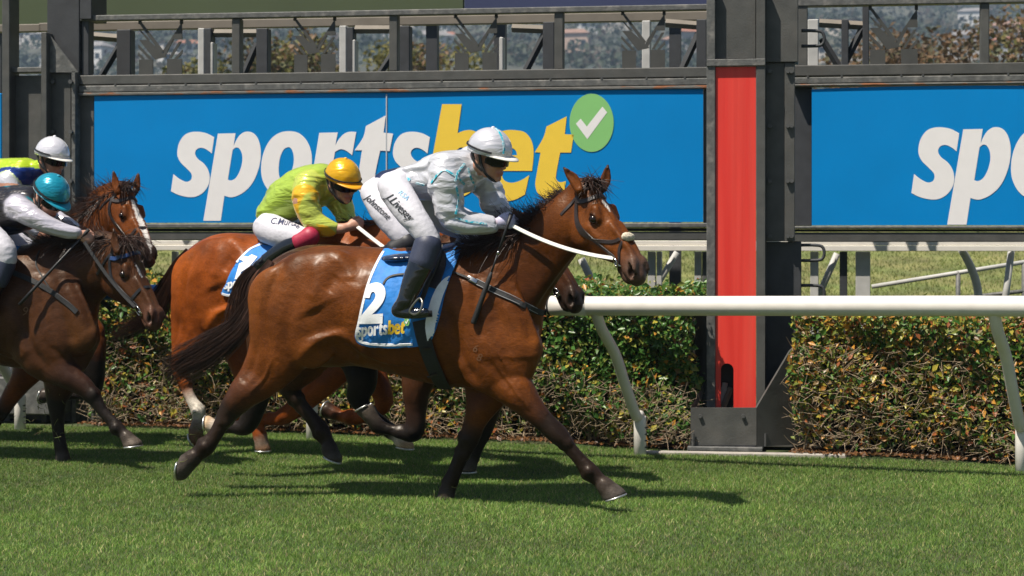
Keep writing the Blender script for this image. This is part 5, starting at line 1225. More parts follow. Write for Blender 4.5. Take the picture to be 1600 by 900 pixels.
def make_jockey(name, label, H, spec):
    fr = H['fr']; root = thing(name, base_of(H['root']), label, 'person'); key = root.name
    sk = spec.get('skin', (.46, .23, .15)); g = spec.get('glove')
    def rows(rs, grow=0.0, w=None, flat=.9):
        out = []
        for r in rs:
            x, y, rr, ww = r[:4]; s = fr.sc(x, ww); b = r[4] if len(r) > 4 else None; a = rr / s + grow
            out.append((*fr.pt(x, y, ww), max(a, .008), max((b + grow) if b else a * flat, .008)))
        return out
    hx, hy, hw, psi, phi, rho = spec['head']; M = head_frame(fr.pt(hx, hy, hw), psi, phi, rho); toL = lambda p: np.asarray(p) @ M[0].T + M[1]
    # body: one continuous figure under the clothes
    prims = face_prims(M, sk)
    nk = toL((-.03, 0, -.06)); sh = rows(spec['torso'])[-1]
    prims.append(Tube([(*nk, .055, .055), (*(np.array(sh[:3]) * .5 + nk * .5), .055, .055), (*sh[:3], .07, .09)], .03, [sk] * 3))
    prims.append(Tube(rows(spec['torso'], -.018), .05, [sk] * len(spec['torso'])))
    for a in spec['arms']:
        prims.append(Tube(rows(a['rows'], -.014 if not a.get('bare') else 0), .02, [sk] * len(a['rows'])))
        hx2, hy2, hw2 = a['hand']; p0 = np.array(rows(a['rows'])[-1][:3]); p1 = fr.pt(hx2, hy2, hw2); d = p1 - p0; d /= np.linalg.norm(d) + 1e-9
        up = np.array([0, 0, 1.0]) - d * d[2]; up /= np.linalg.norm(up); lat = np.cross(up, d)
        if a.get('far'): lat = -lat; 
        R = np.stack([d, lat, up], 1)
        prims += fist((R, p1), g or sk, a.get('size', 1.0))
        prims.append(Tube([(*p0, .024, .024), (*(p1 - d * .03), .024, .022)], .02, [sk, g or sk]))
    for l in spec['legs']:
        prims.append(Tube(rows(l['thigh'], -.014), .03, [sk] * len(l['thigh']))); prims.append(Tube(rows(l['shin'], -.012), .02, [sk] * len(l['shin'])))
    V, Q, c = solidify(prims, spec.get('h', .0065)); mesh('body', fr.W(V), Q, M_SKIN, root, True, c)
    # silks: torso and sleeves
    tc_, sc_ = spec['silk'], spec.get('sleeve', spec['silk'])
    sp = [Tube(rows(spec['torso'], .004), .045, [tc_] * len(spec['torso']))]
    for a in spec['arms']:
        r = a['rows'][:a.get('cut', len(a['rows']))]
        sp.append(Tube(rows(r, .004), .03, [a.get('col', sc_)] * len(r)))
    sp.append(Tube([(*(np.array(sh[:3]) * .55 + nk * .45), .062, .066), (*(np.array(sh[:3]) * .25 + nk * .75), .058, .062)], .02, [spec.get('collar', tc_)] * 2))
    amp = spec.get('fold', .010)
    V, Q, c = solidify(sp, spec.get('h', .0065), warp=lambda p: wobble(p, amp, 20, 5, 5, (.5, 1, 1.3)) + wobble(p, amp * .5, 46, 9, 5, (.4, 1, 1.3)))
    if 'pattern' in spec: c = spec['pattern'](fr.W(V), c)
    WV = fr.W(V); mesh('silks', WV, Q, spec.get('silk_mat', M_SATIN), root, True, c); sb = bvh_of(WV, Q)
    # breeches
    bc = spec.get('breeches', (.56, .55, .60))
    bp_ = [Tube(rows(spec['seat'], .002), .05, [bc] * len(spec['seat']))]
    for l in spec['legs']: bp_.append(Tube(rows(l['thigh'], .003), .035, [bc] * len(l['thigh'])))
    V, Q, c = solidify(bp_, spec.get('h', .0065), warp=lambda p: wobble(p, .0022, 90, 21, 6, (1, 1, .7)))
    WB = fr.W(V); mesh('breeches', WB, Q, M_BREECH, root, True, c); bb = bvh_of(WB, Q)
    # boots: cuff, leg, foot
    for l in spec['legs']:
        r = rows(l['shin'], .004)
        if l.get('boot', True):
            n = l.get('cuff', 2)
            V, Q, c = solidify([Tube(r[n - 1:] if n else r, .015)] + [Tube(rows(l['foot'], 0, flat=.8), .012)], .0055, warp=lambda p: wobble(p, .0009, 90, 4, 5, (.4, .4, 1.6)))
            o = mesh('boot', fr.W(V), Q, M_BOOT, root, True)
            if n:
                V, Q, c = solidify([Tube([(*q[:3], q[3] + .004, q[4] + .004) for q in r[:n]], .01)], .006)
                mesh('boot_cuff', fr.W(V), Q, mat("cuff_" + key, l.get('cuff_col', (.035, .042, .075)), rough=.5, var=.15, vscale=50), root, True)
    # helmet: shell with a silk cap, peak and band
    cap = spec['cap']; hm = M_CAPSILK; R, o = M
    tilt = math.radians(spec.get('tilt', 0))
    def hp(p):
        p = np.asarray(p, float); x = p[..., 0] * math.cos(tilt) + p[..., 2] * math.sin(tilt); z = -p[..., 0] * math.sin(tilt) + p[..., 2] * math.cos(tilt)
        return fr.W(toL(np.stack([x, p[..., 1], z], -1)))
    nu, nv = 48, 16; Vh, Fh = [], []
    for j in range(nv + 1):
        ph = (j / nv) * math.radians(97)
        for i in range(nu):
            th = 2 * math.pi * i / nu; gore = 1 + .006 * abs(math.sin(3 * th)) ** .5 * math.sin(ph)
            r_ = math.sin(ph); z = math.cos(ph)
            pk = .006 * math.sin(th * 9 + ph * 4) * (ph / 1.7) ** 4 * .35
            Vh.append((.004 + .133 * r_ * math.cos(th) * gore + pk, .112 * r_ * math.sin(th) * gore, .030 + .128 * z))
    for j in range(nv):
        for i in range(nu): Fh.append((j * nu + i, (j + 1) * nu + i, (j + 1) * nu + (i + 1) % nu, j * nu + (i + 1) % nu))
    Vh = np.array(Vh); cc = np.tile(np.array(cap), (len(Vh), 1))
    hel = mesh('helmet', hp(Vh), Fh, hm, root, True, cc)
    sm = hel.modifiers.new("shell", 'SOLIDIFY'); sm.thickness = .012; sm.offset = -1
    mesh('button', *tube_mesh(hp(np.array([(.004, 0, .155), (.004, 0, .162), (.004, 0, .166)])), [.012, .011, .004], 10), mat("cap_" + key, cap, rough=.4, var=.05), hel, True)
    pkc = spec.get('peak', cap); Vp, Fp = [], []
    for lay in (0, 1):
        for i in range(25):
            a = math.radians(-78 + 156 * i / 24)
            for t in (0, .5, 1):
                ext = .062 * math.cos(a * 1.08) ** .8 * t if abs(a * 1.08) < math.pi / 2 else 0
                Vp.append((.004 + .130 * math.cos(a) + ext, .110 * math.sin(a) * (1 - .03 * t), .022 - .010 * t * math.cos(a) - .006 * lay))
    for lay in (0, 1):
        for i in range(24):
            for t in range(2):
                b_ = lay * 75 + i * 3 + t; f = (b_, b_ + 1, b_ + 4, b_ + 3); Fp.append(f if lay == 0 else f[::-1])
    for i in range(24): b_ = i * 3 + 2; Fp.append((b_, b_ + 75, b_ + 78, b_ + 3))
    mesh('peak', hp(np.array(Vp)), Fp, mat("peak_" + key, pkc, rough=.4, var=.06, vscale=40), hel, True)
    bnd = [(.004 + .1345 * math.cos(t), .1135 * math.sin(t), .034) for t in np.linspace(-math.pi, math.pi, 40)]
    bn = [(math.cos(t), math.sin(t), 0) for t in np.linspace(-math.pi, math.pi, 40)]
    toW = lambda q: np.asarray(q) @ M[0].T @ fr.R.T
    if spec.get('band'):
        mesh('elastic_band', *ribbon(hp(np.array(bnd)), toW(bn), .011, .003, .002), mat("band_" + key, spec['band'], rough=.6), hel)
    # goggles with their strap over the cap, padded harness on the cheek
    gl = []; gn = []
    for t in np.linspace(-1.25, 1.25, 17): gl.append((.014 + .098 * math.cos(t), .086 * math.sin(t), -.012 - .004 * math.cos(t))); gn.append((math.cos(t), math.sin(t), 0))
    p_ = hp(np.array(gl)); gog = mesh('goggles', *ribbon(p_, toW(gn), np.interp(np.linspace(-1, 1, 17), [-1, -.6, 0, .6, 1], [.030, .060, .054, .060, .030]), .016, .0), M_LENS, root)
    mesh('goggle_rim', *tube_mesh(hp(np.array([(a[0] * .99, a[1], a[2] + .026 - .006 * abs(math.sin(i))) for i, a in enumerate(gl)])), .006, 6), M_FOAM, gog, True)
    gs = [(.004 + .1365 * math.cos(t), .1155 * math.sin(t), .030 + .022 * math.cos(t * .5 - math.pi / 2) ** 2) for t in np.linspace(.9, 2 * math.pi - .9, 30)]
    mesh('goggle_strap', *ribbon(hp(np.array(gs)), toW([(math.cos(t), math.sin(t), .2) for t in np.linspace(.9, 2 * math.pi - .9, 30)]), .012, .003, .003), M_FOAM, gog)
    for s in (-1, 1):
        hs_ = [(.01, s * .098, .03), (.012, s * .086, -.01), (.022, s * .078, -.045), (.045, s * .066, -.085), (.075, s * .035, -.118), (.083, 0, -.127)]
        mesh('chin_strap', *ribbon(hp(crom(hs_, 4)), toW([(.1, s, -.2)] * (5 * 4 + 1)), .017, .006, .0), M_BLACK, hel)
        hs_ = [(-.05, s * .085, .02), (-.035, s * .083, -.02), (-.005, s * .080, -.055), (.03, s * .070, -.075)]
        mesh('harness', *ribbon(hp(crom(hs_, 4)), toW([(-.2, s, 0)] * 13), .02, .006, .0), M_BLACK, hel)
    J = dict(root=root, fr=fr, silk=sb, breech=bb, M=M, helmet=hel, hp=hp, toW=toW, hand=[fr.W(fr.pt(*a['hand'])) for a in spec['arms']])
    return J
def write_on(b, body, px, py, ang, size, m, parent, shear=.3, bold=.0, nm='letter', sx=1.0, maxlen=5):
    P2, tri = text2d(body, shear, bold); a = math.radians(ang)
    q = P2 * np.array([sx, 1.0]) * size; X = px + q[:, 0] * math.cos(a) + q[:, 1] * math.sin(a); Y = py + q[:, 0] * math.sin(a) - q[:, 1] * math.cos(a)
    V, F = decal(b, np.stack([X, Y], 1), tri, maxlen, .003); V = np.array(V)
    lab = list(range(len(V)))                              # one object for each separate character
    def find(i):
        while lab[i] != i: lab[i] = lab[lab[i]]; i = lab[i]
        return i
    for f in F:
        for i in f[1:]: lab[find(i)] = find(f[0])
    groups = {}
    for f in F: groups.setdefault(find(f[0]), []).append(f)
    for fs_ in groups.values():
        ids = sorted({i for f in fs_ for i in f}); mp = {i: k for k, i in enumerate(ids)}; mesh(nm, V[ids], [tuple(mp[i] for i in f) for f in fs_], m, parent)
def rein(p0, p1, sag, wd, m, parent, nm='rein', side=None):
    """leather or rubber rein from the bit to the hand"""
    t = np.linspace(0, 1, 14)[:, None]; p = p0 * (1 - t) + p1 * t; p[:, 2] -= (sag * 4 * t * (1 - t))[:, 0]
    n = np.tile(np.array(side if side is not None else (0, -1.0, .25)), (14, 1))
    return mesh(nm, *ribbon(p, n, wd, .006, 0), m, parent)

# --- rider of the leading bay
AQ = (.03, .42, .56); WHT = (.74, .73, .76)
js = dict(skin=(.50, .25, .17), glove=(.58, .55, .72), silk=(.60, .60, .64), cap=(.66, .65, .69), fold=.016, breeches=(.56, .55, .60), peak=(.74, .72, .68), head=(763, 243, -.20, 22, 14, 4), tilt=0,
    torso=[(636, 285, 23, -.08, .14), (662, 282, 29, -.08, .15), (696, 275, 36, -.09, .165), (722, 269, 34, -.11, .16)],
    arms=[dict(rows=[(696, 268, 27, -.24), (697, 300, 25, -.26), (704, 334, 22, -.25), (722, 347, 19, -.23), (746, 350, 16, -.20), (766, 350, 11.5, -.17)], hand=(787, 348, -.13), size=1.0),
          dict(rows=[(745, 276, 25, .05), (764, 298, 22, .06), (774, 322, 18, .05), (786, 336, 14, .05), (792, 342, 11, .03)], hand=(800, 347, -.01), size=.95, far=True)],
    seat=[(613, 290, 21, -.09, .13), (634, 286, 24, -.09, .14)],
    legs=[dict(thigh=[(618, 297, 25, -.21), (639, 330, 22.5, -.30), (660, 358, 18.5, -.335), (671, 376, 16.5, -.34)], shin=[(668, 384, 20, -.345), (660, 408, 19.5, -.36), (648, 436, 17.5, -.375), (635, 468, 13.5, -.385)],
               foot=[(634, 472, 14, -.39), (620, 486, 9, -.39), (640, 489, 9.5, -.395), (664, 489, 7.5, -.40)]),
          dict(thigh=[(632, 296, 26, .05), (690, 335, 26, .16), (728, 352, 23, .24), (740, 362, 20, .26)], shin=[(738, 370, 19, .28), (722, 400, 18, .30), (705, 440, 16, .31), (692, 470, 13, .32)], foot=[(690, 474, 13, .32), (682, 486, 9, .32), (700, 488, 9, .32), (724, 488, 7, .32)])])
J1 = make_jockey('person', "rider in silver white silks with aqua trim and white cap on the leading bay", H1, js)
for nm, pth, wd in (('sleeve_braid', [(674, 286), (683, 274), (693, 266), (705, 271), (716, 279), (725, 288)], .014), ('sleeve_braid', [(711, 284), (715, 270), (726, 256)], .013),
                ('sleeve_braid', [(713, 291), (716, 312), (712, 335)], .014), ('sleeve_braid', [(711, 340), (729, 346), (760, 350)], .012), ('front_braid', [(742, 289), (739, 303), (731, 315)], .012),
                ('collar_braid', [(731, 262), (734, 274), (740, 287)], .012), ('hem_braid', [(630, 276), (641, 282)], .016), ('hem_braid', [(650, 286), (664, 289)], .014)):
    p, q = cast_path(J1['silk'], pth, 6)
    if len(p) > 3: mesh(nm, *ribbon(p, q, wd, .002, .003), mat("aqua_braid", AQ, rough=.4, vcol=(.45, .62, .68), vscale=55, thresh=(.46, .5)), J1['root'])
seam = [(.004 + .134 * math.sin(a) * .94, .112 * math.sin(a) * -.34, .030 + .129 * math.cos(a)) for a in np.linspace(.15, 1.5, 16)]
sn = [(math.sin(a), -.3 * math.sin(a), math.cos(a)) for a in np.linspace(.15, 1.5, 16)]
mesh('cap_braid', *ribbon(J1['hp'](np.array(seam)), J1['toW'](sn), .014, .003, .002), mat("aqua_braid", AQ), J1['helmet'])
write_on(J1['breech'], "J.Livesey", 602, 309, 45, 19, M_PRINTK, J1['root'], .35, .006, sx=.80)
write_on(J1['breech'], "RSA", 621, 301, 42, 11, mat("pale_blue_print", (.25, .5, .75)), J1['root'], .2, .0)
# ------------------------------------------------------------------ saddlecloths, saddles, reins, whips
def edge_px(b, pix, wd, m, parent, nm='border', off=.002, th=.002):
    p, q = cast_path(b, pix, 5)
    if len(p) > 3: mesh(nm, *ribbon(p, q, wd, th, off), m, parent)
def pad(H, nm, rows, m, parent, k=.01, h=.008):
    fr = H['fr']; V, Q, c = solidify([Tube([(*fr.pt(x, y, w), a, b) for x, y, w, a, b in rows], k)], h)
    return mesh(nm, fr.W(V), Q, m, parent, True)
# leading bay
CL1 = [(597, 391, 1), (585, 412), (573, 440), (563, 475), (556, 508), (553, 528), (562, 538), (600, 542), (645, 541), (672, 536), (684, 520), (694, 480), (704, 445), (715, 418), (729, 383, 1), (690, 389), (640, 396)]
cl1 = thing('saddlecloth', base_of(H1['root']), "blue saddlecloth with white number 2 on the leading bay horse", 'saddlecloth')
o, cb = sheet_px(H1, 'cloth', CL1, M_CLOTH, cl1, .016, 6, fold=.006)
edge_px(cb, [(599, 393), (588, 413), (576.5, 440), (567, 475), (560, 508), (557, 524), (565, 535), (600, 539), (645, 538)], .016, M_CLOTHW, cl1)
edge_px(cb, [(729, 385), (716, 417), (709, 432)], .016, M_CLOTHW, cl1)
P2, tri = fill2d([outline([(710, 428, 1), (694, 436), (681, 452), (671, 478), (665, 505), (668, 532, 1), (676, 530), (684, 514), (692, 480), (701, 452)], 4)])
V, F = decal(cb, P2, tri, 6, .012)
mesh('turned_corner', V, F, M_CLOTHW, cl1, True)
TWO = [[(540 + x / 3.216, 360 + y / 3.214, *r) for x, y, *r in [(90, 338, 1), (99, 292), (124, 269), (163, 263), (192, 281), (201, 318), (188, 360), (160, 396), (132, 422, 1), (188, 417, 1), (186, 468, 1), (66, 470, 1), (72, 436, 1), (112, 388), (142, 350), (151, 326), (143, 310), (130, 313), (120, 340, 1)]]]
V, F = decal(cb, *glyph(TWO, 4), 5, .004); mesh('number', V, F, M_PRINTW, cl1)
logo_on(cb, 557.5, 526.5, -5, .122, cl1, ky=.15)
g1 = thing('girth', base_of(H1['root']), "black elastic girth and breast strap round the leading bay horse", 'girth')
strap_px(H1, 'girth_strap', [(657, 500), (664, 530), (674, 560), (688, 592), (702, 609)], .088, M_BLACK, g1, .007, .018, mirror=True)
for a_, b_ in (((663, 543), (676, 541)), ((671, 583), (684, 580))): strap_px(H1, 'keeper', [a_, ((a_[0] + b_[0]) / 2, (a_[1] + b_[1]) / 2), b_], .016, M_LEATHER, g1, .008, .026)
strap_px(H1, 'breast_strap', [(690, 421), (712, 428), (735, 437)], .014, M_BLACK, g1, .004, .012, mirror=True)
strap_px(H1, 'breast_strap', [(733, 436), (760, 448), (790, 463), (815, 476), (838, 486), (848, 489)], .034, M_BLACK, g1, .006, .004, mirror=True)
for dy in (-4.2, 4.2): strap_px(H1, 'strap_edging', [(745, 441 + dy), (790, 462 + dy), (838, 485 + dy)], .0035, mat("grey_edging", (.30, .30, .31), rough=.6), g1, .003, .010)
strap_px(H1, 'buckle', [(731, 434), (737, 437), (745, 441)], .026, M_STEEL, g1, .003, .011)
sd1 = thing('saddle', base_of(H1['root']), "tiny navy racing saddle with stirrup under the white clad leading rider", 'saddle')
pad(H1, 'seat', [(606, 405, -.10, .025, .10), (625, 404, -.11, .030, .13), (655, 402, -.1, .03, .12), (690, 392, -.08, .03, .10), (715, 384, -.04, .028, .06)], mat("navy_saddle", (.012, .022, .055), rough=.3, coat=.3, bump=.1), sd1)
strap_px(H1, 'flap', [(688, 398), (690, 415), (684, 435), (678, 452)], .06, M_LEATHER, sd1, .006, .024)
for dx in (0, 5, 10): strap_px(H1, 'stirrup_leather', [(683 + dx, 392), (676 + dx, 418), (667 + dx * .6, 446), (657 + dx * .5, 474)], .012, mat("stirrup_web", (.05, .045, .035), rough=.7, var=.3), sd1, .005, .030 + dx * .001)
strap_px(H1, 'surcingle', [(600, 446), (606, 438), (617, 433), (640, 430)], .013, mat("stirrup_web", (.05, .045, .035)), sd1, .004, .020)
fr = fr1; w = -.42; pts = [fr.pt(646, 492, w), fr.pt(640, 486, w), fr.pt(648, 473, w), fr.pt(656, 466, w), fr.pt(660, 474, w - .02), fr.pt(655, 488, w - .03), fr.pt(646, 492, w)]
mesh('stirrup_iron', *tube_mesh(fr.W(crom(pts, 5)), .0065, 6), mat("dull_iron", (.30, .29, .25), rough=.3, metal=.9), sd1, True)
pts = [fr.pt(640, 492, w + .04), fr.pt(675, 490, w + .06)]; mesh('stirrup_tread', *tube_mesh(fr.W(np.array(pts)), [.022, .018], 8), M_BLACK, sd1, True)
ch = fr.W(fr.pt(801, 353, -.16))
rein(H1['bit'][1], ch, .03, .023, M_REIN, H1['bridle']); rein(H1['bit'][-1], fr.W(fr.pt(806, 352, .03)), .02, .024, M_REIN, H1['bridle'])
wh = thing('whip', fr.W(fr.pt(795, 362, -.2)), "short black riding whip in the white clad leading rider's hand", 'whip')
a_, b_, c_ = fr.W(fr.pt(799, 334, -.17)), fr.W(fr.pt(768, 425, -.245)), fr.W(fr.pt(739, 506, -.27))
mesh('handle', *tube_mesh([a_, a_ * .8 + b_ * .2, a_ * .35 + b_ * .65], [.013, .009, .007], 8), M_WHIP, wh, True)
mesh('shaft', *tube_mesh([a_ * .36 + b_ * .64, b_], [.006, .006], 8), M_WHIP, wh, True)
mesh('padded_end', *tube_mesh([b_, b_ * .9 + c_ * .1, c_ * .97 + b_ * .03, c_], [.007, .013, .016, .012], 8), M_BLACK, wh, True)
mesh('collar', *tube_mesh([a_ * .36 + b_ * .64, a_ * .30 + b_ * .70], .008, 8), M_STEEL, wh, True)
# freeze brand on the shoulder, faint
write_on(H1['bvh'], "6", 737, 548, 20, 17, mat("brand_grey", (.125, .055, .022), rough=.6), H1['root'], .1, .0, 'brand_mark'); write_on(H1['bvh'], "8", 743, 562, 20, 17, mat("brand_grey", (.17, .085, .04)), H1['root'], .1, .0, 'brand_mark')
# ------------------------------------------------------------------ the other four runners and their riders
def mk_neck(rows, crest, wh):
    def f(fr, pal):
        C = pal['C']; dk = tuple(np.array(C) * .7); n = len(rows); out = []
        s = lambda x, y, r, b, w: (*fr.pt(x, y, w), r / fr.sc(x, w), b)
        bb = np.linspace(.17, .078, n)
        out.append(Tube([s(x, y, r, bb[i], wh * (i / (n - 1)) ** 2) for i, (x, y, r) in enumerate(rows)], .05, [C] * n))
        out.append(Tube([s(x, y, r, .037, wh * (i / (len(crest) - 1)) ** 2) for i, (x, y, r) in enumerate(crest)], .04, [dk] * len(crest)))
        return out
    return f
def Tmap(x0, X0, kx, y0, Y0, ky): return lambda x, y: (X0 + (x - x0) * kx, Y0 + (y - y0) * ky, ky)
def mapped(T, rows, k): return [(*T(r[0], r[1])[:2], r[2] * k, r[3]) for r in rows]
def hmap(T, h, k): return tuple([T(*h[0])[:2], T(*h[1])[:2], h[2] * k, h[3] * k, *h[4:]])
CH = dict(C=(.20, .046, .0072), K=(.025, .014, .010), W=(.60, .54, .46), D=(.085, .035, .020), H=(.14, .075, .04), G=(.16, .038, .008), P=(.42, .28, .17))
DK = dict(C=(.052, .019, .0075), K=(.012, .009, .008), W=(.62, .58, .53), D=(.030, .018, .013), H=(.10, .08, .065), G=(.030, .013, .008), P=(.50, .34, .20))
BB = dict(C=(.125, .034, .0065), K=(.013, .010, .009), W=(.66, .62, .58), D=(.035, .022, .017), H=(.05, .04, .035), G=(.06, .02, .009), P=(.42, .28, .17))
# chestnut, number 1
fr2 = Frame(*P(430, 720, 13.2)[:2], 25); T2 = Tmap(385, 272, .66, 386, 366, .84); n2, f2 = -.16, .14
spec2 = dict(pal=CH, T=T2, top=.8, seed=11, neck=mk_neck([(520, 432, 64), (560, 412, 52), (600, 398, 46), (640, 388, 40), (662, 384, 36)], [(500, 372, 18), (560, 362, 18), (610, 362, 18), (672, 358, 16)], -.06),
    head=(684, 352, -.08, 10, 48, 0, 1.0), bridle_label="leather bridle on the chestnut horse, mostly hidden behind the leading bay",
    legs=[([(312, 470, 52, n2), (300, 520, 38, n2), (290, 556, 23, n2), (283, 578, 15, n2), (291, 603, 9.8, n2), (301, 627, 9.5, n2), (311, 642, 12, n2), (310, 656, 9.5, n2), (309, 664, 10, n2)], "CCCCCWWWW"),
          ([(352, 480, 50, f2), (376, 545, 32, f2), (388, 600, 19, f2), (397, 638, 14, f2), (401, 662, 10, f2), (406, 680, 12, f2), (408, 689, 10, f2)], "CCCCCCW"),
          ([(556, 545, 30, f2), (505, 600, 21, f2), (447, 648, 14, f2), (420, 655, 9, f2), (392, 658, 9, f2), (372, 660, 11, f2), (358, 658, 9, f2)], "CCCCCCC"),
          ([(570, 530, 36, n2), (583, 580, 22, n2), (600, 627, 15, n2), (582, 647, 9.5, n2), (562, 654, 10, n2), (546, 653, 12, n2), (531, 649, 9.5, n2), (524, 646, 10, n2)], "CCCCCCCC")],
    hooves=[((309, 664), (303, 686), 10.5, 14, -.75, -.35, n2, 'H'), ((408, 689), (411, 704), 10.5, 13, 0, -1, f2, 'H'), ((356, 658), (344, 655), 10, 13, -.9, .2, f2, 'H'), ((523, 646), (509, 640), 10.5, 14, -.9, .25, n2, 'K')],
    ears=[((672, 364), (666, 352), (655, 338), -.14), ((694, 362), (698, 350), (700, 336), -.02)],
    mane=[dict(roots=[(510, 362), (560, 350), (610, 350), (660, 345)], n=260, flow=lambda t: (-.85, .2, -.1), length=lambda t: 26, spread=.25, r0=.0035, curl=.1, w=-.02, wspread=.05)],
    tail=([(296, 392), (278, 418), (262, 450), (240, 485), (205, 512), (165, 530)], [6, 10, 14, 17, 17, 12], 480))
H2 = make_horse('race_horse', "red chestnut horse wearing blue number 1 saddlecloth, behind the leading bay", fr2, spec2, .0132, (.055, .018, .008), (430, 720, 13.2))
# dark bay hidden behind the leader
fr3 = Frame(*P(600, 738, 12.05)[:2], 14); T3 = Tmap(598, 567, .84, 372.5, 372.5, .89); n3, f3 = -.15, .15
spec3 = dict(pal=DK, T=T3, seed=13, neck=mk_neck([(720, 440, 70), (757, 404, 56), (785, 388, 48), (812, 384, 42)], [(700, 384, 18), (750, 366, 18), (800, 350, 18), (826, 348, 16)], -.06),
    head=(832, 344, -.08, 24, 49, 0, .98), bridle_label="dark bridle on the brown horse whose muzzle shows under the leader's jaw",
    legs=[([(432, 500, 52, n3), (416, 565, 32, n3), (400, 622, 21, n3), (386, 664, 15, n3), (362, 668, 10, n3), (342, 668, 11, n3), (333, 667, 11, n3)], "CGKKKKK"),
          ([(500, 505, 52, f3), (552, 548, 34, f3), (566, 594, 24, f3), (559, 622, 16.5, f3), (580, 645, 10.5, f3), (602, 664, 10.5, f3), (612, 673, 12, f3), (621, 682, 10, f3), (626, 687, 10, f3)], "CKKKKKKWW"),
          ([(668, 545, 40, n3), (652, 600, 25, n3), (650, 640, 17, n3), (646, 675, 15.5, n3), (620, 674, 10, n3), (602, 669, 10, n3), (590, 664, 13, n3), (583, 655, 10.5, n3)], "CCGKKKKK"),
          ([(742, 555, 40, f3), (766, 605, 26, f3), (763, 645, 17, f3), (755, 674, 14, f3), (746, 698, 11, f3), (738, 717, 12, f3), (735, 724, 11, f3)], "CCGKKKK")],
    hooves=[((334, 667), (323, 663), 11, 14, -.95, -.05, n3, 'P'), ((626, 687), (632, 699), 11, 15.5, -.15, -.95, f3, 'P'), ((581, 653), (569, 637), 11.5, 15, -.45, .85, n3, 'H'), ((734, 725), (731, 737), 11.5, 14, 0, -1, f3, 'H')],
    ears=[((820, 352), (811, 341), (797, 321), -.16), ((842, 350), (846, 340), (850, 322), .0)],
    mane=[dict(roots=[(700, 378), (760, 360), (815, 340)], n=160, flow=lambda t: (-.85, .1, -.2), length=lambda t: 26, spread=.25, r0=.0035, curl=.1, w=-.02, wspread=.05)],
    tail=([(400, 420), (385, 440), (376, 470), (362, 520), (330, 560)], [8, 13, 17, 18, 10], 260))
H3 = make_horse('race_horse', "dark brown horse almost hidden behind the leader, only its muzzle and legs showing", fr3, spec3, .0135, (.012, .009, .008), (600, 738, 12.05))
# dark bay at the left edge
fr4 = Frame(*P(100, 725, 12.87)[:2], 16); T4 = Tmap(790, 108, .855, 372.5, 378, .855); n4, f4 = -.16, .14
spec4 = dict(pal=dict(DK, C=(.058, .0215, .0080), D=(.075, .034, .022)), T=T4, seed=17, neck=mk_neck([(85, 447, 72), (122, 428, 57), (150, 415, 48), (172, 410, 42), (184, 408, 38)], [(70, 400, 20), (115, 384, 19), (155, 378, 18), (186, 385, 17)], -.07),
    head=(195, 380, -.08, 22, 52, 2, .96), ring=.036, brow=mat("navy_browband", (.02, .05, .16), rough=.3, coat=.4), tack=mat("black_leather", (.014, .014, .016), rough=.35, var=.3, vscale=40), bridle_label="black bridle with glossy navy browband on the dark bay at the left edge",
    legs=[([(64, 540, 50, n4), (80, 566, 34, n4), (103, 585, 22, n4), (130, 604, 15.5, n4), (147, 621, 12.5, n4), (160, 641, 9, n4), (174, 657, 9.3, n4), (183, 668, 11.2, n4), (193, 677, 9.2, n4), (199, 684, 10, n4)], "CCGGKKKKKK"),
          ([(100, 555, 42, f4), (94, 596, 27, f4), (89, 622, 17, f4), (89, 644, 12.5, f4), (91, 672, 10.5, f4), (95, 699, 11.5, f4), (98, 714, 11, f4)], "CCKKKKK")] +
         [(mapped(T4, r, .855), c) for r, c in spec1['legs'][:2]],
    hooves=[((199, 684), (208, 697), 10.5, 15.5, .12, -1, n4, 'H'), ((98, 715), (99, 727), 11, 13, 0, -1, f4, 'H')] + [hmap(T4, h, .855) for h in spec1['hooves'][:2]],
    ears=[((184, 394), (180, 380), (177, 355), -.18), ((211, 388), (214, 378), (217, 362), -.02)],
    white=[(.17, .30, .010, .0)], relief=[],
    mane=[dict(roots=[(70, 388), (120, 368), (188, 378)], n=620, flow=lambda t: (-.8, .25 + .2 * t, -.1), length=lambda t: 34, spread=.16, r0=.0038, curl=.06, w=-.02, wspread=.05),
          dict(roots=[(110, 372), (150, 368), (190, 382)], n=420, flow=lambda t: (-.9, -.05, -.35), length=lambda t: 48, spread=.13, r0=.0038, curl=.06, w=-.05, wspread=.06, droop=.4)],
    forelock=[dict(roots=[(186, 372), (212, 374)], n=260, flow=lambda t: (.5, .05, -.25), length=lambda t: 34, spread=.18, r0=.0035, curl=.06, w=-.12, wspread=.05, droop=.5)])
H4 = make_horse('race_horse', "dark bay horse at the left edge, nearest of the trailing pair, navy browband", fr4, spec4, .0115, (.011, .009, .008), (100, 725, 12.87))
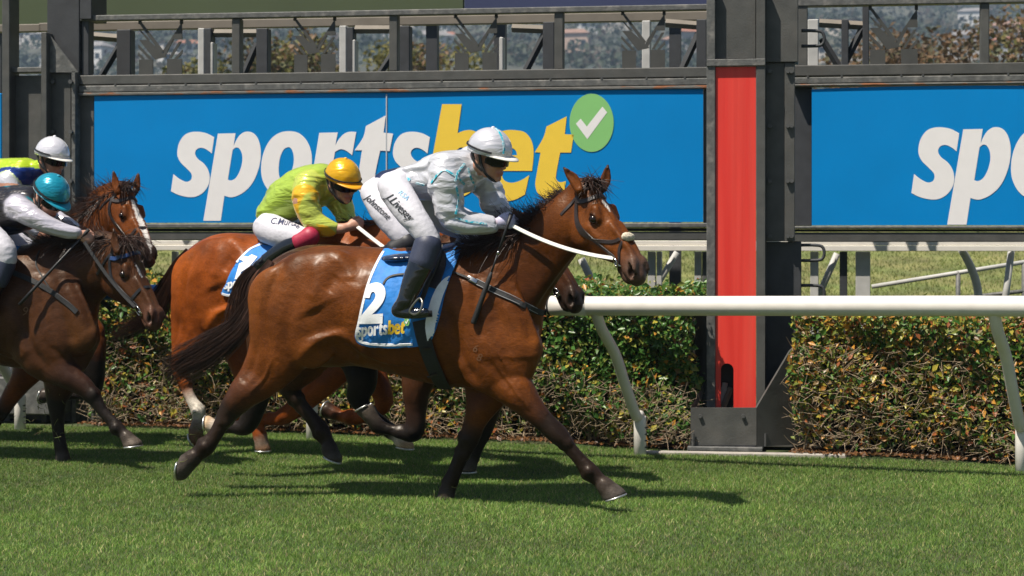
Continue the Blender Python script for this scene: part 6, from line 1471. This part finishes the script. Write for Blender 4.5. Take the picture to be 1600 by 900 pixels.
# bay with the blaze behind it
fr5 = Frame(*P(120, 700, 13.95)[:2], 16); T5 = Tmap(905, 200, .79, 372.5, 374, .79); n5, f5 = -.15, .14
spec5 = dict(pal=BB, T=T5, seed=19, neck=mk_neck([(100, 430, 62), (128, 392, 53), (152, 360, 46), (172, 340, 40), (180, 334, 36)], [(80, 382, 18), (120, 345, 18), (155, 312, 18), (184, 298, 17)], -.08),
    head=(198, 292, -.08, 32, 53, 2, .97), bridle_label="thin dark bridle on the bay with a white blaze at the left",
    legs=[([(128, 530, 42, n5), (140, 566, 26, n5), (147, 596, 16, n5), (141, 613, 13, n5), (118, 616, 9, n5), (94, 617, 10, n5), (82, 617, 9, n5)], "CKKKKKK"),
          ([(66, 540, 42, f5), (38, 588, 21, f5), (20, 615, 15, f5), (4, 641, 12, f5), (-8, 662, 10, f5), (-13, 672, 10, f5)], "CCCKKK")] + [(mapped(T5, r, .79), c) for r, c in spec1['legs'][:2]],
    hooves=[((81, 617), (66, 618), 10, 13, -.95, .2, n5, 'H'), ((-13, 672), (-20, 688), 10, 13, -.5, -.85, f5, 'H')] + [hmap(T5, h, .79) for h in spec1['hooves'][:2]],
    ears=[((184, 300), (181, 287), (177, 266), -.18), ((213, 296), (214, 287), (216, 269), -.02)],
    white=[(.10, .58, .026, .006)],
    mane=[dict(roots=[(120, 352), (150, 322), (188, 296)], n=600, flow=lambda t: (-.75, .30, -.1), length=lambda t: 36, spread=.2, r0=.0038, curl=.12, w=-.03, wspread=.06),
          dict(roots=[(135, 335), (160, 312), (186, 296)], n=320, flow=lambda t: (-.7, -.35, -.3), length=lambda t: 44, spread=.18, r0=.0038, curl=.1, w=-.06, wspread=.06, droop=.4)],
    forelock=[dict(roots=[(190, 286), (212, 288)], n=120, flow=lambda t: (.2, .1, -.2), length=lambda t: 20, spread=.4, r0=.003, curl=.15, w=-.13, wspread=.05, droop=.6)])
H5 = make_horse('race_horse', "bay horse with a long white blaze, behind the dark bay at left", fr5, spec5, .0125, (.012, .009, .008), (120, 700, 13.95))

LIME, GOLD = (.40, .55, .07), (.85, .48, .02)
def star_pattern(a, b, thr=.25, fr_=9, seed=2):
    def f(V, c):
        n = wobble(V, 1.0, fr_, seed, 7); m = np.clip((n - thr) / .04, 0, 1)[:, None]; return np.where(m > 0, c * (1 - m) + np.array(b) * m, c)
    return f
def j2pat(V, c):
    n = wobble(V, 1.0, 17, 5, 6); q = V[:, 0]; sl = np.abs(c[:, 0] - .5) < .35
    sleeve = (c[:, 0] > .47); m = np.clip((n + .02) / .06, 0, 1) * sleeve
    out = c.copy(); out[sleeve] = np.array((.55, .62, .10)); return out * (1 - m[:, None]) + np.array(GOLD) * m[:, None]
J2 = make_jockey('person', "rider in lime green and yellow silks with gold cap on the chestnut", H2, dict(h=.0075, skin=(.48, .25, .17), silk=LIME, sleeve=(.6, .5, .03), collar=(.7, .72, .6), cap=(.85, .44, .008), peak=(.75, .33, .01), band=(.02, .02, .02), pattern=j2pat,
    head=(534, 283, -.16, 24, 20, 4),
    torso=[(428, 335, 25, -.06, .14), (450, 313, 32, -.06, .16), (480, 295, 35, -.07, .17), (502, 286, 30, -.09, .16)],
    arms=[dict(rows=[(481, 290, 22, -.24), (478, 315, 21, -.27), (488, 341, 18, -.26), (506, 353, 14, -.24), (520, 357, 9.5, -.22), (536, 357, 7.5, -.20)], cut=5, hand=(553, 352, -.16), size=.95, bare=True),
          dict(rows=[(518, 298, 20, .06), (533, 320, 18, .08), (541, 342, 14, .06), (546, 350, 10, .03)], hand=(556, 350, -.02), far=True, size=.9)],
    seat=[(420, 356, 22, -.07, .13), (432, 348, 24, -.07, .14)],
    legs=[dict(thigh=[(421, 357, 24, -.18), (444, 366, 22, -.27), (466, 371, 18, -.30), (480, 372, 15, -.31)], shin=[(484, 370, 14, -.315), (468, 378, 13.5, -.33), (446, 388, 12.5, -.34), (418, 406, 10.5, -.35)], foot=[(416, 408, 10, -.35), (402, 416, 8, -.35), (398, 424, 7, -.35)], cuff_col=(.36, .015, .05)),
          dict(thigh=[(432, 352, 22, .05), (470, 366, 20, .15), (495, 372, 17, .2)], shin=[(496, 374, 13, .22), (480, 384, 12, .24), (450, 400, 11, .25)], foot=[(448, 402, 10, .25), (436, 410, 8, .25)])]))
write_on(J2['breech'], "C.Murtagh", 421, 349, 6, 14, mat("navy_print", (.03, .035, .09), rough=.6), J2['root'], .35, .004, sx=.9)
J3 = make_jockey('person', "rider in white breeches and navy top almost hidden behind the leading rider", H3, dict(h=.0105, silk=(.012, .022, .075), cap=(.75, .75, .8), head=(738, 266, .05, 14, 16, 0), glove=(.66, .62, .62),
    torso=[(606, 286, 20, .0, .13), (636, 282, 22, .0, .13), (668, 281, 24, .0, .14), (694, 277, 24, .0, .13)],
    arms=[dict(rows=[(690, 283, 14, -.12), (692, 312, 13, -.14), (704, 344, 12, -.14), (728, 358, 9, -.12)], hand=(748, 362, -.10), size=.9), dict(rows=[(703, 284, 14, .14), (706, 318, 12, .16), (736, 350, 10, .12)], hand=(766, 356, .06), size=.9, far=True)],
    seat=[(586, 300, 20, -.02, .13), (606, 290, 22, -.02, .13)],
    legs=[dict(thigh=[(587, 304, 22, -.12), (602, 332, 22, -.2), (622, 360, 18, -.24), (634, 376, 15, -.25)], shin=[(636, 380, 15.5, -.255), (618, 390, 14.5, -.26), (600, 402, 12.5, -.27), (586, 420, 11, -.27)], foot=[(586, 420, 11, -.27), (570, 428, 8, -.27), (580, 436, 8, -.27)], cuff_col=(.015, .015, .018)),
          dict(thigh=[(600, 300, 20, .1), (640, 340, 20, .22), (670, 368, 17, .26)], shin=[(670, 374, 14, .28), (655, 396, 12, .29), (640, 420, 11, .3)], foot=[(640, 420, 11, .3), (650, 430, 8, .3)])]))
write_on(J3['breech'], "Johnstone", 569, 310, 43, 15.5, M_PRINTK, J3['root'], .35, .006, sx=.78)
def j4pat(V, c):
    n = wobble(V, 1.0, 20, 8, 6); dark = c[:, 0] < .2; m = np.clip((n - .28) / .05, 0, 1) * dark; return c * (1 - m[:, None]) + np.array((.005, .20, .26)) * m[:, None]
J4 = make_jockey('person', "rider in teal cap and dark vest with white sleeves, at the left edge", H4, dict(h=.0075, silk=(.014, .011, .013), sleeve=(.56, .53, .60), cap=(.008, .28, .40), band=(.012, .012, .014), peak=(.008, .24, .35), pattern=j4pat, skin=(.50, .27, .19), fold=.010,
    head=(77, 306, -.16, 20, 34, 0),
    torso=[(-42, 335, 28, -.06, .15), (-10, 332, 36, -.07, .16), (24, 327, 36, -.08, .17), (48, 320, 28, -.10, .15)],
    arms=[dict(rows=[(26, 324, 19, -.24), (46, 336, 17, -.26), (74, 351, 14, -.25), (102, 361, 11, -.22), (117, 364, 9, -.20)], hand=(131, 370, -.17), size=.95),
          dict(rows=[(62, 322, 16, .05), (88, 342, 13, .06), (116, 357, 9.5, .02)], hand=(137, 368, -.04), size=.9, far=True)],
    seat=[(-58, 350, 22, -.06, .13), (-40, 345, 24, -.06, .14)],
    legs=[dict(thigh=[(-50, 352, 26, -.2), (-22, 370, 26, -.28), (2, 390, 22, -.31), (8, 404, 18, -.32)], shin=[(6, 412, 17, -.32), (-4, 436, 16, -.34), (-18, 466, 13, -.35)], foot=[(-20, 470, 12, -.35), (-32, 482, 8, -.35), (-8, 484, 8, -.35)]),
          dict(thigh=[(-40, 352, 24, .05), (10, 375, 22, .18), (36, 388, 18, .24)], shin=[(36, 394, 15, .26), (20, 420, 14, .28), (4, 450, 12, .28)], foot=[(4, 452, 11, .28), (-8, 462, 8, .28)])]))
def j5pat(V, c):
    lime = (c[:, 1] > .4) & (c[:, 2] < .2); n = wobble(V, 1.0, 12, 31, 5); xs = V[:, 0] * 217 + 800
    m = (lime & (V[:, 2] < 1.5 + (372.5 - 268) / 217 - .0 + n * .05)).astype(float); return c * (1 - m[:, None]) + np.array((.008, .035, .22)) * m[:, None]
J5 = make_jockey('person', "rider in lime and blue silks with white cap, farther one at left", H5, dict(h=.0095, silk=(.42, .58, .012), sleeve=(.58, .58, .62), cap=(.76, .74, .78), band=(.35, .35, .36), peak=(.72, .70, .66), pattern=j5pat, fold=.007,
    head=(80, 247, -.12, 20, 12, 0),
    torso=[(-50, 290, 24, -.05, .14), (-20, 280, 28, -.05, .15), (12, 276, 27, -.06, .15), (40, 270, 22, -.08, .14)],
    arms=[dict(rows=[(12, 286, 17, -.2), (24, 312, 16, -.22), (40, 345, 13, -.22), (58, 362, 10, -.2), (84, 374, 7.5, -.17)], cut=4, hand=(98, 378, -.14), size=.9, bare=True), dict(rows=[(45, 285, 17, .1), (62, 325, 14, .12), (88, 358, 10, .08)], hand=(104, 372, .02), size=.9, far=True)],
    seat=[(-62, 305, 20, -.05, .13), (-48, 300, 22, -.05, .13)],
    legs=[dict(thigh=[(-58, 306, 22, -.18), (-36, 335, 22, -.26), (-14, 362, 17, -.3)], shin=[(-14, 368, 14, -.3), (-24, 395, 13, -.32), (-36, 425, 11, -.33)], foot=[(-36, 428, 10, -.33), (-46, 436, 7, -.33)]),
          dict(thigh=[(-50, 306, 20, .05), (-20, 335, 20, .18), (4, 362, 16, .22)], shin=[(4, 366, 13, .24), (-8, 395, 12, .25), (-22, 425, 11, .26)], foot=[(-22, 428, 10, .26), (-32, 436, 7, .26)])]))
# cloth, girth and reins of the others
cl2 = thing('saddlecloth', base_of(H2['root']), "blue saddlecloth with white number 1 on the chestnut horse", 'saddlecloth')
o, cb2 = sheet_px(H2, 'cloth', [(410, 380, 1), (388, 389), (372, 405), (357, 428), (343, 459, 1), (360, 463), (386, 457), (420, 452), (450, 440), (468, 400), (478, 376, 1), (440, 376)], M_CLOTH, cl2, .016, 6, fold=.005)
edge_px(cb2, [(410, 381), (389, 390), (373, 406), (358, 428), (345, 457)], .018, M_CLOTHW, cl2); edge_px(cb2, [(344, 458), (360, 462), (386, 456), (420, 451)], .016, M_CLOTHW, cl2)
ONE = [[(340 + x / 6.925, 350 + y / 6.925, 1) for x, y in [(275, 345), (330, 355), (370, 330), (432, 355), (350, 455), (255, 520), (232, 598), (185, 598), (235, 430), (285, 405), (243, 385)]]]
V, F = decal(cb2, *glyph(ONE, 2), 5, .004); mesh('number', V, F, M_PRINTW, cl2)
logo_on(cb2, 350, 452, -8, .105, cl2, part=(0, 1, 2, 3, 4, 5))
rein(H2['bit'][1], fr2.W(fr2.pt(558, 354, -.16)), .03, .026, M_REIN, H2['bridle'])
cl4 = thing('saddlecloth', base_of(H4['root']), "blue white edged saddlecloth on the dark bay at the left edge", 'saddlecloth')
o, cb4 = sheet_px(H4, 'cloth', [(38, 386, 1), (26, 404), (10, 424), (-8, 440), (-24, 470, 1), (-90, 470, 1), (-90, 392, 1)], M_CLOTH, cl4, .016, 7, fold=.005)
edge_px(cb4, [(37, 387), (26, 404), (10, 424), (-8, 440)], .018, M_CLOTHW, cl4)
g4 = thing('breast_strap', base_of(H4['root']), "black breast strap across the dark bay's chest at left", 'strap')
strap_px(H4, 'strap', [(8, 422), (40, 434), (75, 452), (105, 474), (120, 488)], .036, M_BLACK, g4, .005, .004, mirror=True)
strap_px(H4, 'neck_strap', [(62, 392), (56, 412), (66, 432), (78, 450)], .010, M_BLACK, g4, .004, .004)
rein(H4['bit'][1], fr4.W(fr4.pt(132, 378, -.20)), .03, .024, M_BLACK, H4['bridle']); rein(H5['bit'][1], fr5.W(fr5.pt(100, 380, -.14)), .02, .018, M_BLACK, H5['bridle'])
rein(H3['bit'][1], fr3.W(fr3.pt(750, 362, -.10)), .03, .02, M_BLACK, H3['bridle'])
wh4 = thing('whip', fr4.W(fr4.pt(130, 375, -.2)), "black whip held by the rider in the teal cap", 'whip')
a_, b_ = fr4.W(fr4.pt(133, 365, -.18)), fr4.W(fr4.pt(30, 476, -.34)); mesh('shaft', *tube_mesh([a_, a_ * .5 + b_ * .5, b_ * .8 + a_ * .2, b_], [.009, .009, .011, .010], 8), M_WHIP, wh4, True)
mesh('handle', *tube_mesh([a_ - (b_ - a_) * .06, a_ + (b_ - a_) * .06], .012, 8), M_BLACK, wh4, True)
for H_, nm_ in ((H2, "dark saddle under the lime clad rider on the chestnut"), (H3, "dark saddle on the brown horse hidden behind the leader")):
    sd = thing('saddle', base_of(H_['root']), nm_, 'saddle'); X = [H_['T'](x, y)[:2] for x, y in ((612, 402), (640, 402), (690, 394))]
    pad(H_, 'seat', [(X[0][0], X[0][1], -.06, .03, .12), (X[1][0], X[1][1], -.06, .03, .14), (X[2][0], X[2][1], -.05, .03, .1)], mat("navy_saddle", (.012, .022, .055)), sd)
cl3 = thing('saddlecloth', base_of(H3['root']), "sliver of blue saddlecloth behind the leading rider's boot", 'saddlecloth')
X = [(T3(x, y)[0], T3(x, y)[1], 1) for x, y in ((600, 394), (560, 520), (650, 540), (690, 500), (728, 388))]; sheet_px(H3, 'cloth', X, M_CLOTH, cl3, .016, 12)
write_on(H4['bvh'], "9", 33, 492, 10, 20, mat("brand_grey", (.17, .085, .04)), H4['root'], .1, .0, 'brand_mark')
# scraps of turf kicked up behind the hooves
g = np.random.default_rng(5); cs = []
for px, py, d, n, sp in ((92, 655, 12.9, 26, 30), (300, 668, 12.9, 22, 22), (62, 640, 13.2, 10, 26), (285, 742, 11.2, 8, 16), (700, 778, 11.0, 8, 14)):
    for i in range(n):
        p = P(px + g.normal() * sp, py + g.normal() * sp * .7, d + g.normal() * .1); dd = g.normal(size=3); dd *= g.uniform(.012, .035) / np.linalg.norm(dd); cs.append([p - dd, p + dd * .1 + g.normal(size=3) * .003, p + dd])
V, F = strands(cs, .003, .001, 3); tag(mesh('turf_scraps', V, F, mat("turf_scrap", (.12, .17, .04), rough=.9, vcol=(.10, .06, .03), vscale=20)), "loose grass scraps flying up behind the hooves", kind='stuff')
# ------------------------------------------------------------------ air: thin even haze over the valley
hv = [(x, y, z) for x in (-1020, 1020) for y in (-60, 1520) for z in (-12, 330)]
hz = mesh('haze', hv, [(0, 1, 3, 2), (4, 6, 7, 5), (0, 4, 5, 1), (2, 3, 7, 6), (0, 2, 6, 4), (1, 5, 7, 3)], None)
hmat = bpy.data.materials.new("thin_haze"); hmat.use_nodes = True; hn = hmat.node_tree; hn.nodes.remove(hn.nodes["Principled BSDF"])
pv = hn.nodes.new("ShaderNodeVolumePrincipled"); pv.inputs["Color"].default_value = (.55, .74, 1, 1); pv.inputs["Density"].default_value = .00042; pv.inputs["Anisotropy"].default_value = .2
hn.links.new(pv.outputs[0], hn.nodes["Material Output"].inputs["Volume"]); hz.data.materials.append(hmat); tag(hz, kind='stuff')
